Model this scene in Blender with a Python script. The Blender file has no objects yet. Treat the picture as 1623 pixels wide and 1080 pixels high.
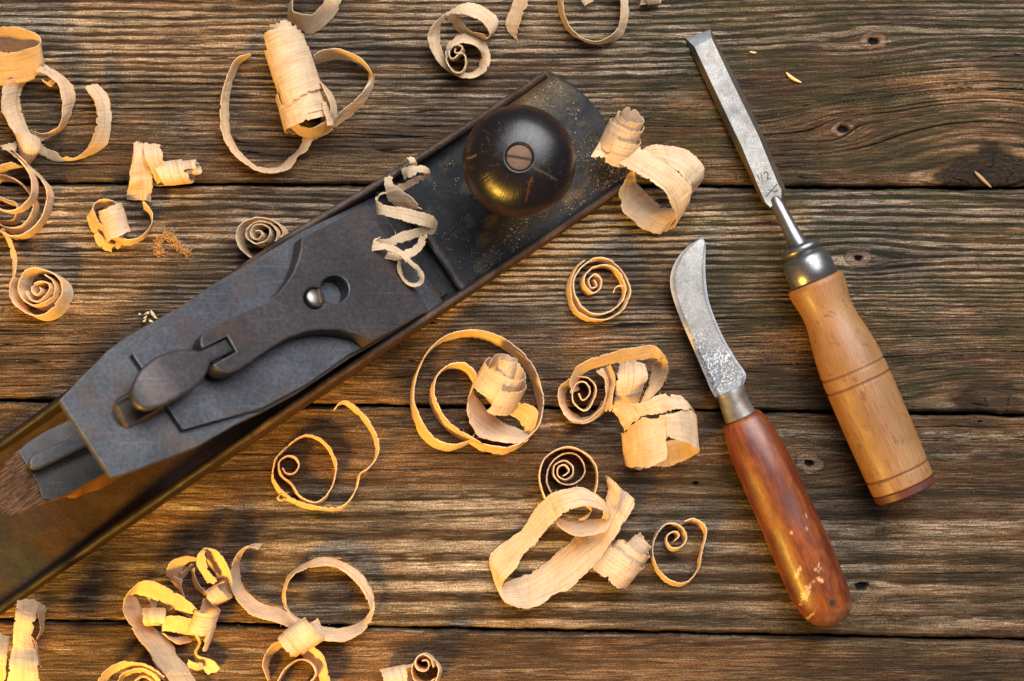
import bpy, bmesh, math, random
import numpy as np
from mathutils import Matrix, Vector

random.seed(7)
rng = np.random.default_rng(7)
SC = bpy.context.scene
COL = SC.collection
H = 750.0            # camera height in mm
S = 0.275            # mm per photo pixel on the table top
CX, CY = 811.5, 540.0
PI = math.pi
WOODK = .52


# ------------------------------------------------------------------ helpers
def P(px, py, z=0.0):
    """world point in mm that stands at height z and is seen at this place of the photo"""
    k = S * (H - z) / H
    return np.array([(px - CX) * k, (CY - py) * k, z], float)


def _hash(ix, iy, seed):
    n = (ix.astype(np.int64) * 374761393 + iy.astype(np.int64) * 668265263 + int(seed) * 974634777) & 0xffffffff
    n = ((n ^ (n >> 13)) * 1274126177) & 0xffffffff
    n = ((n ^ (n >> 15)) * 2246822519) & 0xffffffff
    return ((n ^ (n >> 16)) & 0xffff) / 32767.5 - 1.0


def vn(x, y, seed=0):
    """smooth 2D value noise, about -1..1"""
    x = np.asarray(x, float)
    y = np.asarray(y, float)
    x, y = np.broadcast_arrays(x, y)
    ix = np.floor(x); iy = np.floor(y)
    fx = x - ix; fy = y - iy
    fx = fx * fx * fx * (fx * (fx * 6 - 15) + 10)
    fy = fy * fy * fy * (fy * (fy * 6 - 15) + 10)
    a = _hash(ix, iy, seed); b = _hash(ix + 1, iy, seed)
    c = _hash(ix, iy + 1, seed); d = _hash(ix + 1, iy + 1, seed)
    return (a + (b - a) * fx) * (1 - fy) + (c + (d - c) * fx) * fy


def fbm(x, y, seed=0, n=3):
    s = 0; a = 1.0; t = 0
    for i in range(n):
        s = s + a * vn(x * 2 ** i, y * 2 ** i, seed + 17 * i)
        t += a; a *= .55
    return s / t * 1.3


def sstep(a, b, x):
    t = np.clip((x - a) / (b - a), 0, 1)
    return t * t * (3 - 2 * t)


def lerp(a, b, t):
    return a + (b - a) * t


def mixc(a, b, t):
    t = np.clip(np.asarray(t), 0, 1)[..., None]
    return np.asarray(a) * (1 - t) + np.asarray(b) * t


def wloc(o):
    p = np.zeros(3)
    while o is not None:
        p = p + np.array(o.location)
        o = o.parent
    return p


class MB:
    """collects vertices (mm), faces, uv and colours; build() links ONE mesh object (metres)"""

    def __init__(self):
        self.v = []; self.f = []; self.uv = []; self.c = []; self.n = 0

    def add(self, v, f, uv=None, c=None):
        v = np.asarray(v, float).reshape(-1, 3)
        self.v.append(v)
        self.f.extend([tuple(i + self.n for i in q) for q in f])
        self.uv.append(np.zeros((len(v), 2)) if uv is None else np.asarray(uv, float).reshape(-1, 2))
        self.c.append(np.ones((len(v), 3)) if c is None else np.asarray(c, float).reshape(-1, 3))
        self.n += len(v)

    def grid(self, G, uv=None, c=None, flip=False, wrap=False):
        r, k = G.shape[:2]
        f = []
        kk = k if wrap else k - 1
        for i in range(r - 1):
            for j in range(kk):
                j2 = (j + 1) % k
                q = (i * k + j, i * k + j2, (i + 1) * k + j2, (i + 1) * k + j)
                f.append(q[::-1] if flip else q)
        self.add(G.reshape(-1, 3), f, uv, c)

    def build(self, name, mat, parent=None, smooth=True, origin=None):
        v = np.concatenate(self.v) * .001
        me = bpy.data.meshes.new(name)
        o = bpy.data.objects.new(name, me)
        if origin is None:
            org = np.zeros(3)
        elif isinstance(origin, str):
            org = np.array([(v[:, 0].min() + v[:, 0].max()) / 2, (v[:, 1].min() + v[:, 1].max()) / 2, v[:, 2].min()])
        else:
            org = np.asarray(origin)
        if parent is not None:
            v = v - wloc(parent)
        else:
            v = v - org
            o.location = org
        me.from_pydata(v.tolist(), [], self.f)
        li = np.zeros(len(me.loops), np.int32)
        me.loops.foreach_get('vertex_index', li)
        ul = me.uv_layers.new(name='uv')
        ul.data.foreach_set('uv', np.concatenate(self.uv)[li].astype(np.float32).ravel())
        ca = me.color_attributes.new('tone', 'FLOAT_COLOR', 'POINT')
        cc = np.concatenate(self.c)
        ca.data.foreach_set('color', np.concatenate([cc, np.ones((len(cc), 1))], 1).astype(np.float32).ravel())
        if smooth:
            me.polygons.foreach_set('use_smooth', np.ones(len(me.polygons), bool))
        me.materials.append(mat)
        me.update()
        COL.objects.link(o)
        o.parent = parent
        return o


def tag(o, label=None, cat=None, group=None, kind=None):
    if label: o['label'] = label
    if cat: o['category'] = cat
    if group: o['group'] = group
    if kind: o['kind'] = kind
    return o


def empty(name, loc_mm):
    o = bpy.data.objects.new(name, None)
    o.location = Vector(np.asarray(loc_mm) * .001)
    o.empty_display_size = .02
    COL.objects.link(o)
    return o


def auto_smooth(o, deg=35):
    me = o.data
    me.polygons.foreach_set('use_smooth', np.ones(len(me.polygons), bool))
    me.set_sharp_from_angle(angle=math.radians(deg))


def plate(name, loops, frame, thick, mat, parent, bevel=.4, res=2):
    """flat plate with holes: loops of 2D points (mm) in the frame's XY, top face at z=0 going down by thick"""
    cu = bpy.data.curves.new('outline', 'CURVE')
    cu.dimensions = '2D'
    cu.fill_mode = 'BOTH'
    for lp in loops:
        sp = cu.splines.new('POLY')
        sp.points.add(len(lp) - 1)
        for p, q in zip(sp.points, lp):
            p.co = (q[0], q[1], 0, 1)
        sp.use_cyclic_u = True
    cu.extrude = thick / 2 - bevel
    cu.bevel_depth = bevel
    cu.bevel_resolution = res
    cu.offset = -bevel
    tmp = bpy.data.objects.new('outline', cu)
    COL.objects.link(tmp)
    dg = bpy.context.evaluated_depsgraph_get()
    me = bpy.data.meshes.new_from_object(tmp.evaluated_get(dg))
    bpy.data.objects.remove(tmp)
    bpy.data.curves.remove(cu)
    M = Matrix(frame)
    n = len(me.vertices)
    co = np.zeros(n * 3)
    me.vertices.foreach_get('co', co)
    co = co.reshape(-1, 3)
    co[:, 2] -= thick / 2
    Mn = np.array(M)
    w = (co @ Mn[:3, :3].T + Mn[:3, 3]) * .001 - wloc(parent)
    me.vertices.foreach_set('co', w.ravel())
    me.name = name
    me.materials.clear()
    me.materials.append(mat)
    me.update()
    o = bpy.data.objects.new(name, me)
    COL.objects.link(o)
    o.parent = parent
    if bevel > .2:
        me.materials.append(M_EDGE)
        ax = Mn[:3, 2]
        mi = []
        for p in me.polygons:
            d = abs(float(np.dot(np.array(p.normal), ax)))
            mi.append(1 if .25 < d < .97 else 0)
        me.polygons.foreach_set('material_index', mi)
    auto_smooth(o, 40)
    return o


def smooth_loop(pts, n=6, closed=True):
    p = np.asarray(pts, float)
    k = len(p)
    out = []
    rngk = range(k if closed else k - 1)
    for i in rngk:
        if closed:
            a, b, c, d = p[(i - 1) % k], p[i], p[(i + 1) % k], p[(i + 2) % k]
        else:
            a, b, c, d = p[max(i - 1, 0)], p[i], p[i + 1], p[min(i + 2, k - 1)]
        for t in np.arange(n) / n:
            out.append(.5 * ((2 * b) + (c - a) * t + (2 * a - 5 * b + 4 * c - d) * t * t + (-a + 3 * b - 3 * c + d) * t ** 3))
    if not closed:
        out.append(p[-1])
    return np.array(out)


# ------------------------------------------------------------------ node helpers
class NT:
    def __init__(self, name):
        self.m = bpy.data.materials.new(name)
        self.m.use_nodes = True
        self.t = self.m.node_tree
        for n in list(self.t.nodes):
            self.t.nodes.remove(n)
        self.out = self.t.nodes.new('ShaderNodeOutputMaterial')

    def n(self, typ, **kw):
        nd = self.t.nodes.new(typ)
        for k, v in kw.items():
            if k.startswith('_'):
                setattr(nd, k[1:], v)
            else:
                self.set(nd, k, v)
        return nd

    def set(self, nd, key, v):
        key = int(key[1:]) if key[0] == 'i' and key[1:].isdigit() else key.replace('__', ' ')
        s = nd.inputs[key]
        if isinstance(v, bpy.types.NodeSocket):
            self.t.links.new(v, s)
        else:
            if s.type == 'RGBA' and len(v) == 3:
                v = (*v, 1)
            s.default_value = v

    def noise(self, vec, scale, detail=4, rough=.6, dist=0):
        return self.n('ShaderNodeTexNoise', Vector=vec, Scale=scale, Detail=detail, Roughness=rough, Distortion=dist).outputs['Fac']

    def mapv(self, vec, scale=(1, 1, 1), rot=(0, 0, 0), loc=(0, 0, 0)):
        return self.n('ShaderNodeMapping', Vector=vec, Scale=scale, Rotation=rot, Location=loc).outputs[0]

    def ramp(self, fac, stops):
        r = self.n('ShaderNodeValToRGB', Fac=fac)
        e = r.color_ramp.elements
        while len(e) < len(stops):
            e.new(.5)
        for el, (p, c) in zip(e, stops):
            el.position = p
            el.color = (c, c, c, 1) if not hasattr(c, '__len__') else (*c, 1)
        return r.outputs['Color']

    def mix(self, fac, a, b, mode='MIX'):
        m = self.n('ShaderNodeMix', _data_type='RGBA', _blend_type=mode)
        for idx, v in ((0, fac), (6, a), (7, b)):
            s = m.inputs[idx]
            if isinstance(v, bpy.types.NodeSocket):
                self.t.links.new(v, s)
            else:
                s.default_value = v if idx == 0 else (*v, 1)
        return m.outputs[2]

    def math(self, op, a, b=0.0):
        m = self.n('ShaderNodeMath', _operation=op)
        for i, v in enumerate((a, b)):
            if isinstance(v, bpy.types.NodeSocket):
                self.t.links.new(v, m.inputs[i])
            else:
                m.inputs[i].default_value = v
        return m.outputs[0]

    def bump(self, h, strength=.3, dist=.0003, normal=None):
        b = self.n('ShaderNodeBump', Height=h, Strength=strength, Distance=dist)
        if normal is not None:
            self.t.links.new(normal, b.inputs['Normal'])
        return b.outputs[0]

    def princ(self, **kw):
        p = self.n('ShaderNodeBsdfPrincipled')
        for k, v in kw.items():
            self.set(p, k, v)
        return p

    def done(self, sh):
        self.t.links.new(sh.outputs[0], self.out.inputs['Surface'])
        return self.m


def tone(nt):
    return nt.n('ShaderNodeAttribute', _attribute_name='tone').outputs['Color']


def obj_co(nt):
    return nt.n('ShaderNodeTexCoord').outputs['Object']


# ------------------------------------------------------------------ materials
def mat_table():
    nt = NT('weathered_plank')
    co = obj_co(nt)
    c = tone(nt)
    fib = nt.noise(nt.mapv(co, (90, 2200, 1)), 1.0, 4, .65)
    fib2 = nt.noise(nt.mapv(co, (45, 800, 1), loc=(3, 1, 0)), 1.0, 4, .6, .3)
    spk = nt.noise(nt.mapv(co, (1100, 1900, 1)), 1.0, 3, .6)
    c = nt.mix(1.0, c, nt.ramp(fib, [(.28, .48), (.5, .95), (.75, 1.55)]), 'MULTIPLY')
    c = nt.mix(1.0, c, nt.ramp(fib2, [(.26, .50), (.5, .98), (.75, 1.40)]), 'MULTIPLY')
    c = nt.mix(1.0, c, nt.ramp(spk, [(.3, .38), (.5, 1.0), (.7, 1.6)]), 'MULTIPLY')
    dot = nt.noise(co, 2000, 2, .5)
    c = nt.mix(.8, c, nt.ramp(dot, [(.32, .5), (.5, 1.0), (.7, 1.45)]), 'MULTIPLY')
    crk = nt.noise(nt.mapv(co, (16, 1500, 1), loc=(7, 2, 0)), 1.0, 2, .5, .15)
    c = nt.mix(nt.ramp(crk, [(.295, .75), (.335, 0.)]), c, (.012, .007, .004))
    lif = nt.noise(nt.mapv(co, (60, 2400, 1), loc=(1, 9, 0)), 1.0, 2, .5)
    c = nt.mix(nt.ramp(lif, [(.66, 0.), (.72, .38)]), c, (.26, .20, .145))
    hh = nt.math('ADD', nt.math('ADD', nt.math('MULTIPLY', fib, .8), nt.math('MULTIPLY', fib2, .9)), nt.math('MULTIPLY', spk, .5))
    b = nt.bump(hh, .9, .0007)
    p = nt.princ(Base__Color=c, Roughness=nt.ramp(fib, [(.3, .85), (.8, .62)]), Normal=b)
    p.inputs['Specular IOR Level'].default_value = .22
    return nt.done(p)


def mat_shaving():
    nt = NT('pale_wood_shaving')
    uv = nt.n('ShaderNodeUVMap', _uv_map='uv').outputs[0]
    rnd = nt.n('ShaderNodeObjectInfo').outputs['Random']
    off = nt.n('ShaderNodeCombineXYZ', X=nt.math('MULTIPLY', rnd, 700), Y=nt.math('MULTIPLY', rnd, 300), Z=rnd).outputs[0]
    v = nt.n('ShaderNodeVectorMath', _operation='ADD', i0=uv, i1=off).outputs[0]
    rings = nt.noise(nt.mapv(v, (.012, 1.05, 1)), 1.0, 2, .5)
    fib = nt.noise(nt.mapv(v, (.16, 4.5, 1)), 1.0, 3, .6)
    cross = nt.noise(nt.mapv(v, (1.5, .28, 1)), 1.0, 3, .6, .4)
    blot = nt.noise(nt.mapv(v, (.06, .12, 1)), 1.0, 2, .5)
    c = nt.ramp(rings, [(.30, (.66, .47, .28)), (.39, (.78, .615, .415)), (.52, (.83, .68, .485)), (.585, (.69, .50, .31)), (.64, (.82, .665, .47))])
    c = nt.mix(.55, c, nt.ramp(fib, [(.3, .78), (.55, 1.0), (.8, 1.08)]), 'MULTIPLY')
    c = nt.mix(.42, c, nt.ramp(cross, [(.32, .72), (.46, 1.0), (.75, 1.08)]), 'MULTIPLY')
    c = nt.mix(.7, c, nt.ramp(blot, [(.3, (.86, .78, .68)), (.6, (1.04, 1.03, 1.0))]), 'MULTIPLY')
    h = nt.math('ADD', nt.math('MULTIPLY', cross, .8), nt.math('MULTIPLY', fib, .45))
    b = nt.bump(h, .8, .0005)
    p = nt.princ(Base__Color=c, Roughness=.62, Normal=b)
    p.inputs['Specular IOR Level'].default_value = .3
    tr = nt.n('ShaderNodeBsdfTranslucent', Color=nt.mix(1.0, c, (1.0, .92, .76), 'MULTIPLY'), Normal=b)
    mx = nt.n('ShaderNodeMixShader', i0=.45, i1=p.outputs[0], i2=tr.outputs[0])
    return nt.done(mx)


def mat_metal(name, dark, light, rough=.45, metal=.85, scale=60, rust=0.0, spk=.5, bumpd=.00012):
    nt = NT(name)
    co = obj_co(nt)
    a = nt.noise(co, scale, 6, .65)
    f = nt.noise(co, scale * 14, 3, .6)
    g = nt.noise(co, scale * 38, 2, .5)
    c = nt.mix(nt.ramp(a, [(.3, 0.), (.72, 1.)]), dark, light)
    c = nt.mix(spk, c, nt.ramp(f, [(.32, .55), (.5, 1.), (.68, 1.55)]), 'MULTIPLY')
    if rust:
        r = nt.noise(nt.mapv(co, (1, 1, 1), loc=(3, 1, 2)), scale * .8, 5, .7)
        c = nt.mix(nt.math('MULTIPLY', nt.ramp(r, [(.52, 0.), (.68, 1.)]), rust), c, (.10, .042, .014))
    for rz, sc_ in ((.5, 1), (-.9, 1.4), (2.0, .8)):
        ln = nt.noise(nt.mapv(co, (26 * sc_, 1500 * sc_, 26), (0.2, .1, rz)), 1.0, 1, .4)
        c = nt.mix(nt.math('MULTIPLY', nt.ramp(ln, [(.71, 0.), (.78, 1.)]), .24), c, tuple(min(.8, 2.2 * x + .02) for x in light))
    big = nt.noise(co, scale * .35, 3, .6)
    c = nt.mix(.6, c, nt.ramp(big, [(.3, .55), (.5, 1.), (.7, 1.3)]), 'MULTIPLY')
    hgt = nt.math('ADD', nt.math('MULTIPLY', f, .6), nt.math('MULTIPLY', g, .6))
    b = nt.bump(hgt, .5, bumpd)
    p = nt.princ(Base__Color=c, Metallic=metal, Roughness=nt.ramp(a, [(.3, rough + .1), (.7, rough - .06)]), Normal=b)
    return nt.done(p)


def mat_wood_tone(name, rough=.35, coat=.0, spec=.5, bump=.25, fs=(40, 900)):
    """turned wood: colour comes from the mesh's own stain attribute plus fibres"""
    nt = NT(name)
    uv = nt.n('ShaderNodeUVMap', _uv_map='uv').outputs[0]
    c = tone(nt)
    fib = nt.noise(nt.mapv(uv, (.12, 2.6, 1)), 1.0, 4, .6)
    pore = nt.noise(nt.mapv(uv, (.7, 5.0, 1)), 1.0, 2, .5)
    c = nt.mix(1.0, c, nt.ramp(fib, [(.28, .58), (.5, .98), (.74, 1.28)]), 'MULTIPLY')
    c = nt.mix(.6, c, nt.ramp(pore, [(.26, .55), (.4, 1.), (.8, 1.06)]), 'MULTIPLY')
    b = nt.bump(nt.math('ADD', fib, nt.math('MULTIPLY', pore, .5)), bump, .0002)
    p = nt.princ(Base__Color=c, Roughness=nt.ramp(fib, [(.3, rough + .08), (.75, rough - .05)]), Normal=b)
    p.inputs['Specular IOR Level'].default_value = spec
    p.inputs['Coat Weight'].default_value = coat
    p.inputs['Coat Roughness'].default_value = .18
    return nt.done(p)


def mat_body():
    nt = NT('black_japanned_iron')
    co = obj_co(nt)
    c0 = tone(nt)
    a = nt.noise(co, 70, 6, .7)
    f = nt.noise(co, 900, 3, .6)
    c = nt.mix(.8, c0, nt.ramp(a, [(.3, .5), (.5, 1.), (.72, 1.7)]), 'MULTIPLY')
    c = nt.mix(.7, c, nt.ramp(f, [(.32, .5), (.5, 1.), (.7, 1.7)]), 'MULTIPLY')
    b = nt.bump(nt.math('ADD', nt.math('MULTIPLY', a, .7), nt.math('MULTIPLY', f, .6)), .45, .0003)
    p = nt.princ(Base__Color=c, Specular__IOR__Level=.2, Metallic=.0, Roughness=nt.ramp(a, [(.3, .70), (.7, .48)]), Normal=b)
    return nt.done(p)


def mat_plain(name, col, rough=.6, metal=0.0, var=.5, scale=300):
    nt = NT(name)
    co = obj_co(nt)
    a = nt.noise(co, scale, 5, .65)
    c = nt.mix(var, col, nt.ramp(a, [(.3, .5), (.5, 1.), (.75, 1.5)]), 'MULTIPLY')
    p = nt.princ(Base__Color=c, Roughness=rough, Metallic=metal, Normal=nt.bump(a, .4, .0002))
    return nt.done(p)


M_TABLE = mat_table()
M_SHAV = mat_shaving()
M_BODY = mat_body()
M_IRON = mat_metal('grey_blue_iron', (.030, .030, .034), (.072, .073, .080), .48, .45, 55, .6, .7)
M_CAPIRON = mat_metal('smoky_iron', (.030, .031, .037), (.068, .068, .080), .5, .5, 45, .4, .7)
M_LEVER = mat_metal('dark_purple_iron', (.020, .017, .018), (.048, .042, .045), .5, .42, 40, .4, .75)
M_SCREW = mat_metal('worn_steel_screw', (.10, .09, .08), (.26, .24, .22), .33, .9, 120, .5)
M_STEEL = mat_metal('ground_steel', (.13, .13, .127), (.25, .25, .245), .5, .4, 130, .35, .75, .0001)
M_BEVEL = mat_metal('dark_steel', (.05, .042, .034), (.105, .085, .065), .42, .45, 90, .8)
M_POLISH = mat_metal('polished_steel', (.13, .13, .135), (.26, .26, .27), .32, .9, 90, .3, .4, .00004)
M_BRASS = mat_metal('dull_copper', (.070, .038, .024), (.110, .064, .042), .75, .0, 160, .3, .5)
M_KNIFE = None
M_BEECH = mat_wood_tone('beech_handle', .44, .04, .40, .4)
M_RED = mat_wood_tone('varnished_handle', .34, .12, .45, .6)
M_KNOB = mat_wood_tone('dark_polished_rosewood', .27, .10, .36, .5)
M_TOTE = mat_plain('old_brown_wood', (.085, .034, .012), .45, 0, .7, 260)
M_SPLIT = mat_wood_tone('split_raw_wood', .8, 0, .2, .9)
M_BLACK = mat_plain('black_hole', (.006, .005, .004), .8)
M_FUZZ = mat_plain('brown_fibre', (.36, .19, .065), .85, 0, .8, 1500)
M_CHIP = mat_plain('pale_chip', (.62, .42, .21), .7, 0, .6, 800)
M_DUST = mat_plain('tan_dust', (.30, .21, .115), .8, 0, .8, 2500)
M_ENDRED = mat_plain('dark_red_leather', (.075, .018, .010), .5, 0, .7, 500)
M_TCAP = mat_metal('smoky_plate', (.024, .022, .021), (.055, .05, .047), .5, .3, 90, .4, .7)
M_DEPTH = mat_metal('brown_steel', (.040, .029, .021), (.085, .066, .050), .5, .3, 90, .5)
M_EDGE = mat_metal('worn_edge', (.030, .029, .031), (.11, .105, .105), .42, .5, 150, .5, .7)
M_TIP = mat_metal('honed_steel', (.13, .14, .15), (.24, .25, .27), .42, .5, 200, .2, .5)
M_STAMP = mat_plain('dark_stamp', (.055, .048, .04), .6, .2)

# ------------------------------------------------------------------ table: four visible planks of weathered softwood
SEAM = [  # y (photo px) of each seam at the left and right picture edge
    (-62, -56), (290.5, 298), (635, 658), (983, 1015), (1330, 1375),
    (-415, -412), (-62, -56), (1330, 1375), (1690, 1740)]


def seam_y(i, X):
    l, r = SEAM[i]
    a = (CY - l) * S; b = (CY - r) * S
    return a + (b - a) * (X + CX * S) / (1623 * S)


KNOTS = [  # px, py, spread x, spread y, ring radius, hole radius (mm)
    (1385, 66, 24, 8, 5.0, 2.0), (1337, 205, 20, 8, 4.5, 2.1), (1361, 410, 22, 7, 5.2, 1.5),
    (1282, 735, 22, 8, 5.2, 1.6), (1366, 930, 15, 4, 0, 2.2), (1103, 766, 8, 3, 0, .9), (1562, 285, 66, 40, 17, 0),
    (1572, 642, 55, 20, 13, 0), (1553, 669, 6, 2, 0, .5)]


def plank_tone_height(X, Y, k):
    """X, Y in mm -> colour (linear) and height (mm) of the weathered surface of plank k"""
    sd = 100 * k
    px = X / S + CX
    py = CY - Y / S
    wk = 1.0 if k < 2 else .35
    warp = 1.7 * vn(X / 150, Y / 32, sd + 1) * (1.0 if k < 2 else .6) + .38 * wk * vn(X / 45, Y / 12, sd + 2) + .13 * vn(X / 10, Y / 4, sd + 3) + .07 * vn(X / 2.5, Y / 1.5, sd + 4)
    Yw = Y + warp
    ringk = np.zeros_like(Yw)
    hole = np.zeros_like(Yw)
    bigk = np.zeros_like(Yw)
    for (kx, ky, a, b, rr, rh) in KNOTS:
        x0 = (kx - CX) * S; y0 = (CY - ky) * S
        if not (seam_y(k + 1, np.array(x0)) - 3 < y0 < seam_y(k, np.array(x0)) + 3):
            continue
        dx = X - x0; dy = Y - y0
        e = np.exp(-((dx / a) ** 2 + (dy / b) ** 2))
        Yw = y0 + (Yw - y0) * (1 - .96 * e)
        jit = 1 + .22 * vn(np.arctan2(dy, dx) * 2, rr + 0 * dx, sd + 9)
        r = np.sqrt((dx * .72) ** 2 + (dy * 1.12) ** 2) / jit
        if rr > 10:
            bigk = np.maximum(bigk, 1 - sstep(rr * .74, rr, r + 2.2 * vn(X / 5, Y / 2, 65) + .9 * vn(X / 1.5, Y / .8, 66)))
        elif rr:
            ringk = np.maximum(ringk, (1 - sstep(rr * .75, rr, r)))
        if rh:
            hole = np.maximum(hole, 1 - sstep(rh * .6, rh * 1.15, r))
    # spacing of the growth rings across the plank
    sp = {0: [(40, 1.9), (85, 2.1), (108, 3.0), (125, 3.4), (170, 3.1)],
          1: [(-40, 1.5), (0, 1.6), (20, 2.3), (40, 3.3), (70, 3.5)],
          2: [(-135, 6.5), (-118, 8.5), (-80, 9.5), (-60, 6.0), (-20, 3.2)],
          3: [(-250, 3), (-120, 2.6)]}.get(k, [(-500, 3), (500, 3.2)])
    tab = np.linspace(-500, 500, 8001)
    dens = 1 / np.interp(tab, [a for a, b in sp], [b for a, b in sp])
    cum = np.cumsum(dens) * (tab[1] - tab[0])
    jk = np.clip(3.0 * np.interp(Yw, tab, dens), .25, 1.2)
    phi = np.interp(Yw, tab, cum) + jk * (.22 * vn(X / 55, Yw / 3, sd + 5) + .08 * vn(X / 14, Y / 1.6, sd + 205) + .05 * vn(X / 4.5, Y / .7, sd + 206))
    ri = np.floor(phi)
    f = phi - ri
    r1 = _hash(ri, ri * 0 + k, 5)
    r2 = _hash(ri, ri * 0 + k, 6)
    up = .36 + .10 * r1
    ridge = sstep(up - .18, up + .18, f) * (1 - sstep(.84, 1.0, f))
    ridge = np.clip(ridge + .30 * fbm(X / 3.5, Y / .6, sd + 207, 3) * (.3 + ridge), 0, 1.2)
    # where ridges stand proud and are grey on top
    strength = {0: sstep(84, 116, Y - 24 * sstep(40, 100, X)) * .82 + .15, 1: sstep(-12, 30, Y) * (.74 + .40 * sstep(-120, 60, X)) + .14,
                2: .08 + .75 * sstep(-56, -70, Y) * (1 - .6 * sstep(60, 150, X)) * (.12 + .88 * sstep(-125, -80, X)), 3: .10 + 0 * Y}.get(k, .5 + 0 * Y)
    strength = strength * (.8 + .45 * vn(X / 70, ri * .73, sd + 7) + .2 * r2)
    strength = np.clip(strength, 0.02, 1.2) * (1 - .9 * bigk)
    fuzz = fbm(X / 7, Yw / .9, sd + 11, 3)
    fine = fbm(X / 14, Yw / .35, sd + 12, 2)
    blot = fbm(X / 40, Y / 12, sd + 13, 3)
    # cracks that run with the grain
    cr = np.abs(vn(X / 85, Yw / 1.5, sd + 14)) / (.6 + .4 * np.abs(vn(X / 30, Yw / 4, sd + 20)))
    cmask = vn(X / 60, Yw / 2.4, sd + 15) + .1
    crz = {0: 1 - sstep(95, 118, Y - 20 * sstep(40, 100, X)), 1: 1 - sstep(5, 28, Y), 2: .45 + 0 * Y, 3: .15 + 0 * Y}.get(k, .3 + 0 * Y)
    crack = (1 - sstep(.02, .10, cr)) * sstep(.22, .5, cmask) * crz
    # a few long checks, following the grain
    longs = {0: [(112, -90, -250, 60), (90, 110, 240, 0), (84.5, 100, 200, 0), (99.5, 130, 240, 0), (93, 30, 120, 0), (80, -160, -70, 0), (88, -120, -40, 0), (76, -230, -150, 0), (100, -210, -140, 0), (106, -150, -90, 0), (103, -250, -100, 10), (96, 60, 250, 0), (88, 90, 250, 0), (79, 80, 230, 0), (74, 60, 140, 0), (93, -240, -130, 0), (84, -200, -60, 0)],
             1: [(-6, -230, -110, 0), (-13, -230, -140, 0), (-20, -235, -150, 0), (-9.5, -235, -120, 0), (-2, -230, -150, 0), (3, -235, -170, 0), (-16, -60, 60, 0), (-2, 80, 230, 0), (-12, 100, 240, 0), (9, 70, 200, 0), (-21, 20, 110, 0)],
             2: [(-56, -190, 40, 0), (-49, -160, 60, 0), (-43, 120, 240, 0), (-101, 150, 240, 0), (-37, 130, 240, 0)], 3: [(-150, -50, 100, 0)]}.get(k, [])
    for (yc, xa, xb, _) in longs:
        xa, xb = min(xa, xb), max(xa, xb)
        wdt = .20 + .12 * vn(X / 20, Y * 0, sd + int(yc) + 300)
        m = sstep(xa, xa + 25, X) * (1 - sstep(xb - 25, xb, X))
        crack = np.maximum(crack, (1 - sstep(wdt * .35, wdt, np.abs(Yw - yc - .3 * vn(X / 15, 0 * X, 77)))) * m)
    # colour
    grey = np.array([.375, .292, .205]); tan = np.array([.225, .120, .048]); brown = np.array([.135, .054, .0145])
    dark = np.array([.026, .0135, .0065]); moss = np.array([.048, .046, .0105])
    body = mixc(brown, tan, .42 + .5 * blot + .35 * fuzz)
    greyw = np.clip(.55 + .5 * vn(X / 120, Y / 40, sd + 16) + .25 * fuzz + (.15 if k in (0, 3) else 0) + (.5 * sstep(-58, -75, Y) if k == 2 else 0) + (.35 * sstep(20, 40, Y) * sstep(-40, 60, X) if k == 1 else 0), 0, 1)
    top = mixc(tan * 1.05, grey, greyw)
    c = mixc(body, top, np.clip(ridge * strength * 1.25 + .12 * fine, 0, 1))
    valley = (1 - ridge) * np.clip(strength, 0, 1)
    c = mixc(c, dark * 1.2, np.clip(valley * (.82 + .6 * fuzz) - .03, 0, .93))
    # broad greyish streaks in the lower planks
    if k in (2, 3):
        st = sstep(.10, .55, fbm(X / 150, Yw / 4.5, sd + 31, 2)) * sstep(-.25, .5, fuzz + .4 * fine)
        c = mixc(c, grey * 1.02, st * (.75 if k == 2 else .5))
        dk = sstep(.15, .7, fbm(X / 90, Yw / 6, sd + 33, 3))
        c = mixc(c, dark * 1.6, dk * .55)
    c = c * (1 + .30 * fine)[..., None]
    # short dark pores and pale lifted fibres along the grain
    s1 = fbm(X / 16, Yw / .55, sd + 211, 3)
    c = mixc(c, dark * .9, sstep(.18, .62, s1) * (.80 if k < 2 else .62) * (.55 + .45 * sstep(-.3, .3, blot)))
    s2 = fbm(X / 11, Yw / .5, sd + 212, 3)
    c = mixc(c, grey * 1.12, sstep(.30, .75, s2) * (.30 + .45 * ridge * np.clip(strength, 0, 1)))
    patch = np.clip(.5 + .9 * fbm(X / 70, Y / 18, sd + 213, 3), 0, 1)
    c = c * (.62 + .62 * patch)[..., None]
    # dark smudges
    sm = sstep(.25, .8, fbm(X / 55, Yw / 7, sd + 40, 3))
    c = mixc(c, dark, sm * (.5 if k < 2 else .35))
    # moss staining, right-hand end of the two upper planks
    mz = sstep(0, 120, X) * (1 if k == 0 else .8 if k == 1 else .22) + .12
    ms = sstep(.0, .7, fbm(X / 28, Y / 7, sd + 50, 3) + .35 * (1 - ridge) + .15) * mz
    c = mixc(c, moss * (1 + .5 * fine)[..., None], np.clip(ms, 0, .78) * (1 - .40 * ridge.clip(0, 1)))
    lum = (c @ np.array([.3, .55, .15])).clip(1e-4)
    c = c * ((lum / .105) ** .32)[..., None].clip(.2, 1.45)
    # knots
    c = mixc(c, np.array([.27, .165, .105]) * (1 + .6 * fine + .3 * fuzz)[..., None], ringk * .8)
    c = mixc(c, dark * .7, np.exp(-((ringk - .45) / .25) ** 2) * .85)
    rg = np.hypot((X - (1560 - CX) * S) * .75, Y - (CY - 290) * S) + .8 * vn(X / 4, Y / 4, 63)
    kcol = np.array([.024, .0155, .007]) * (.8 + .6 * fbm(X / 1.2, Y / .8, 64, 3) + .45 * np.sin(rg * 3.1))[..., None].clip(.2, 3)
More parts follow.
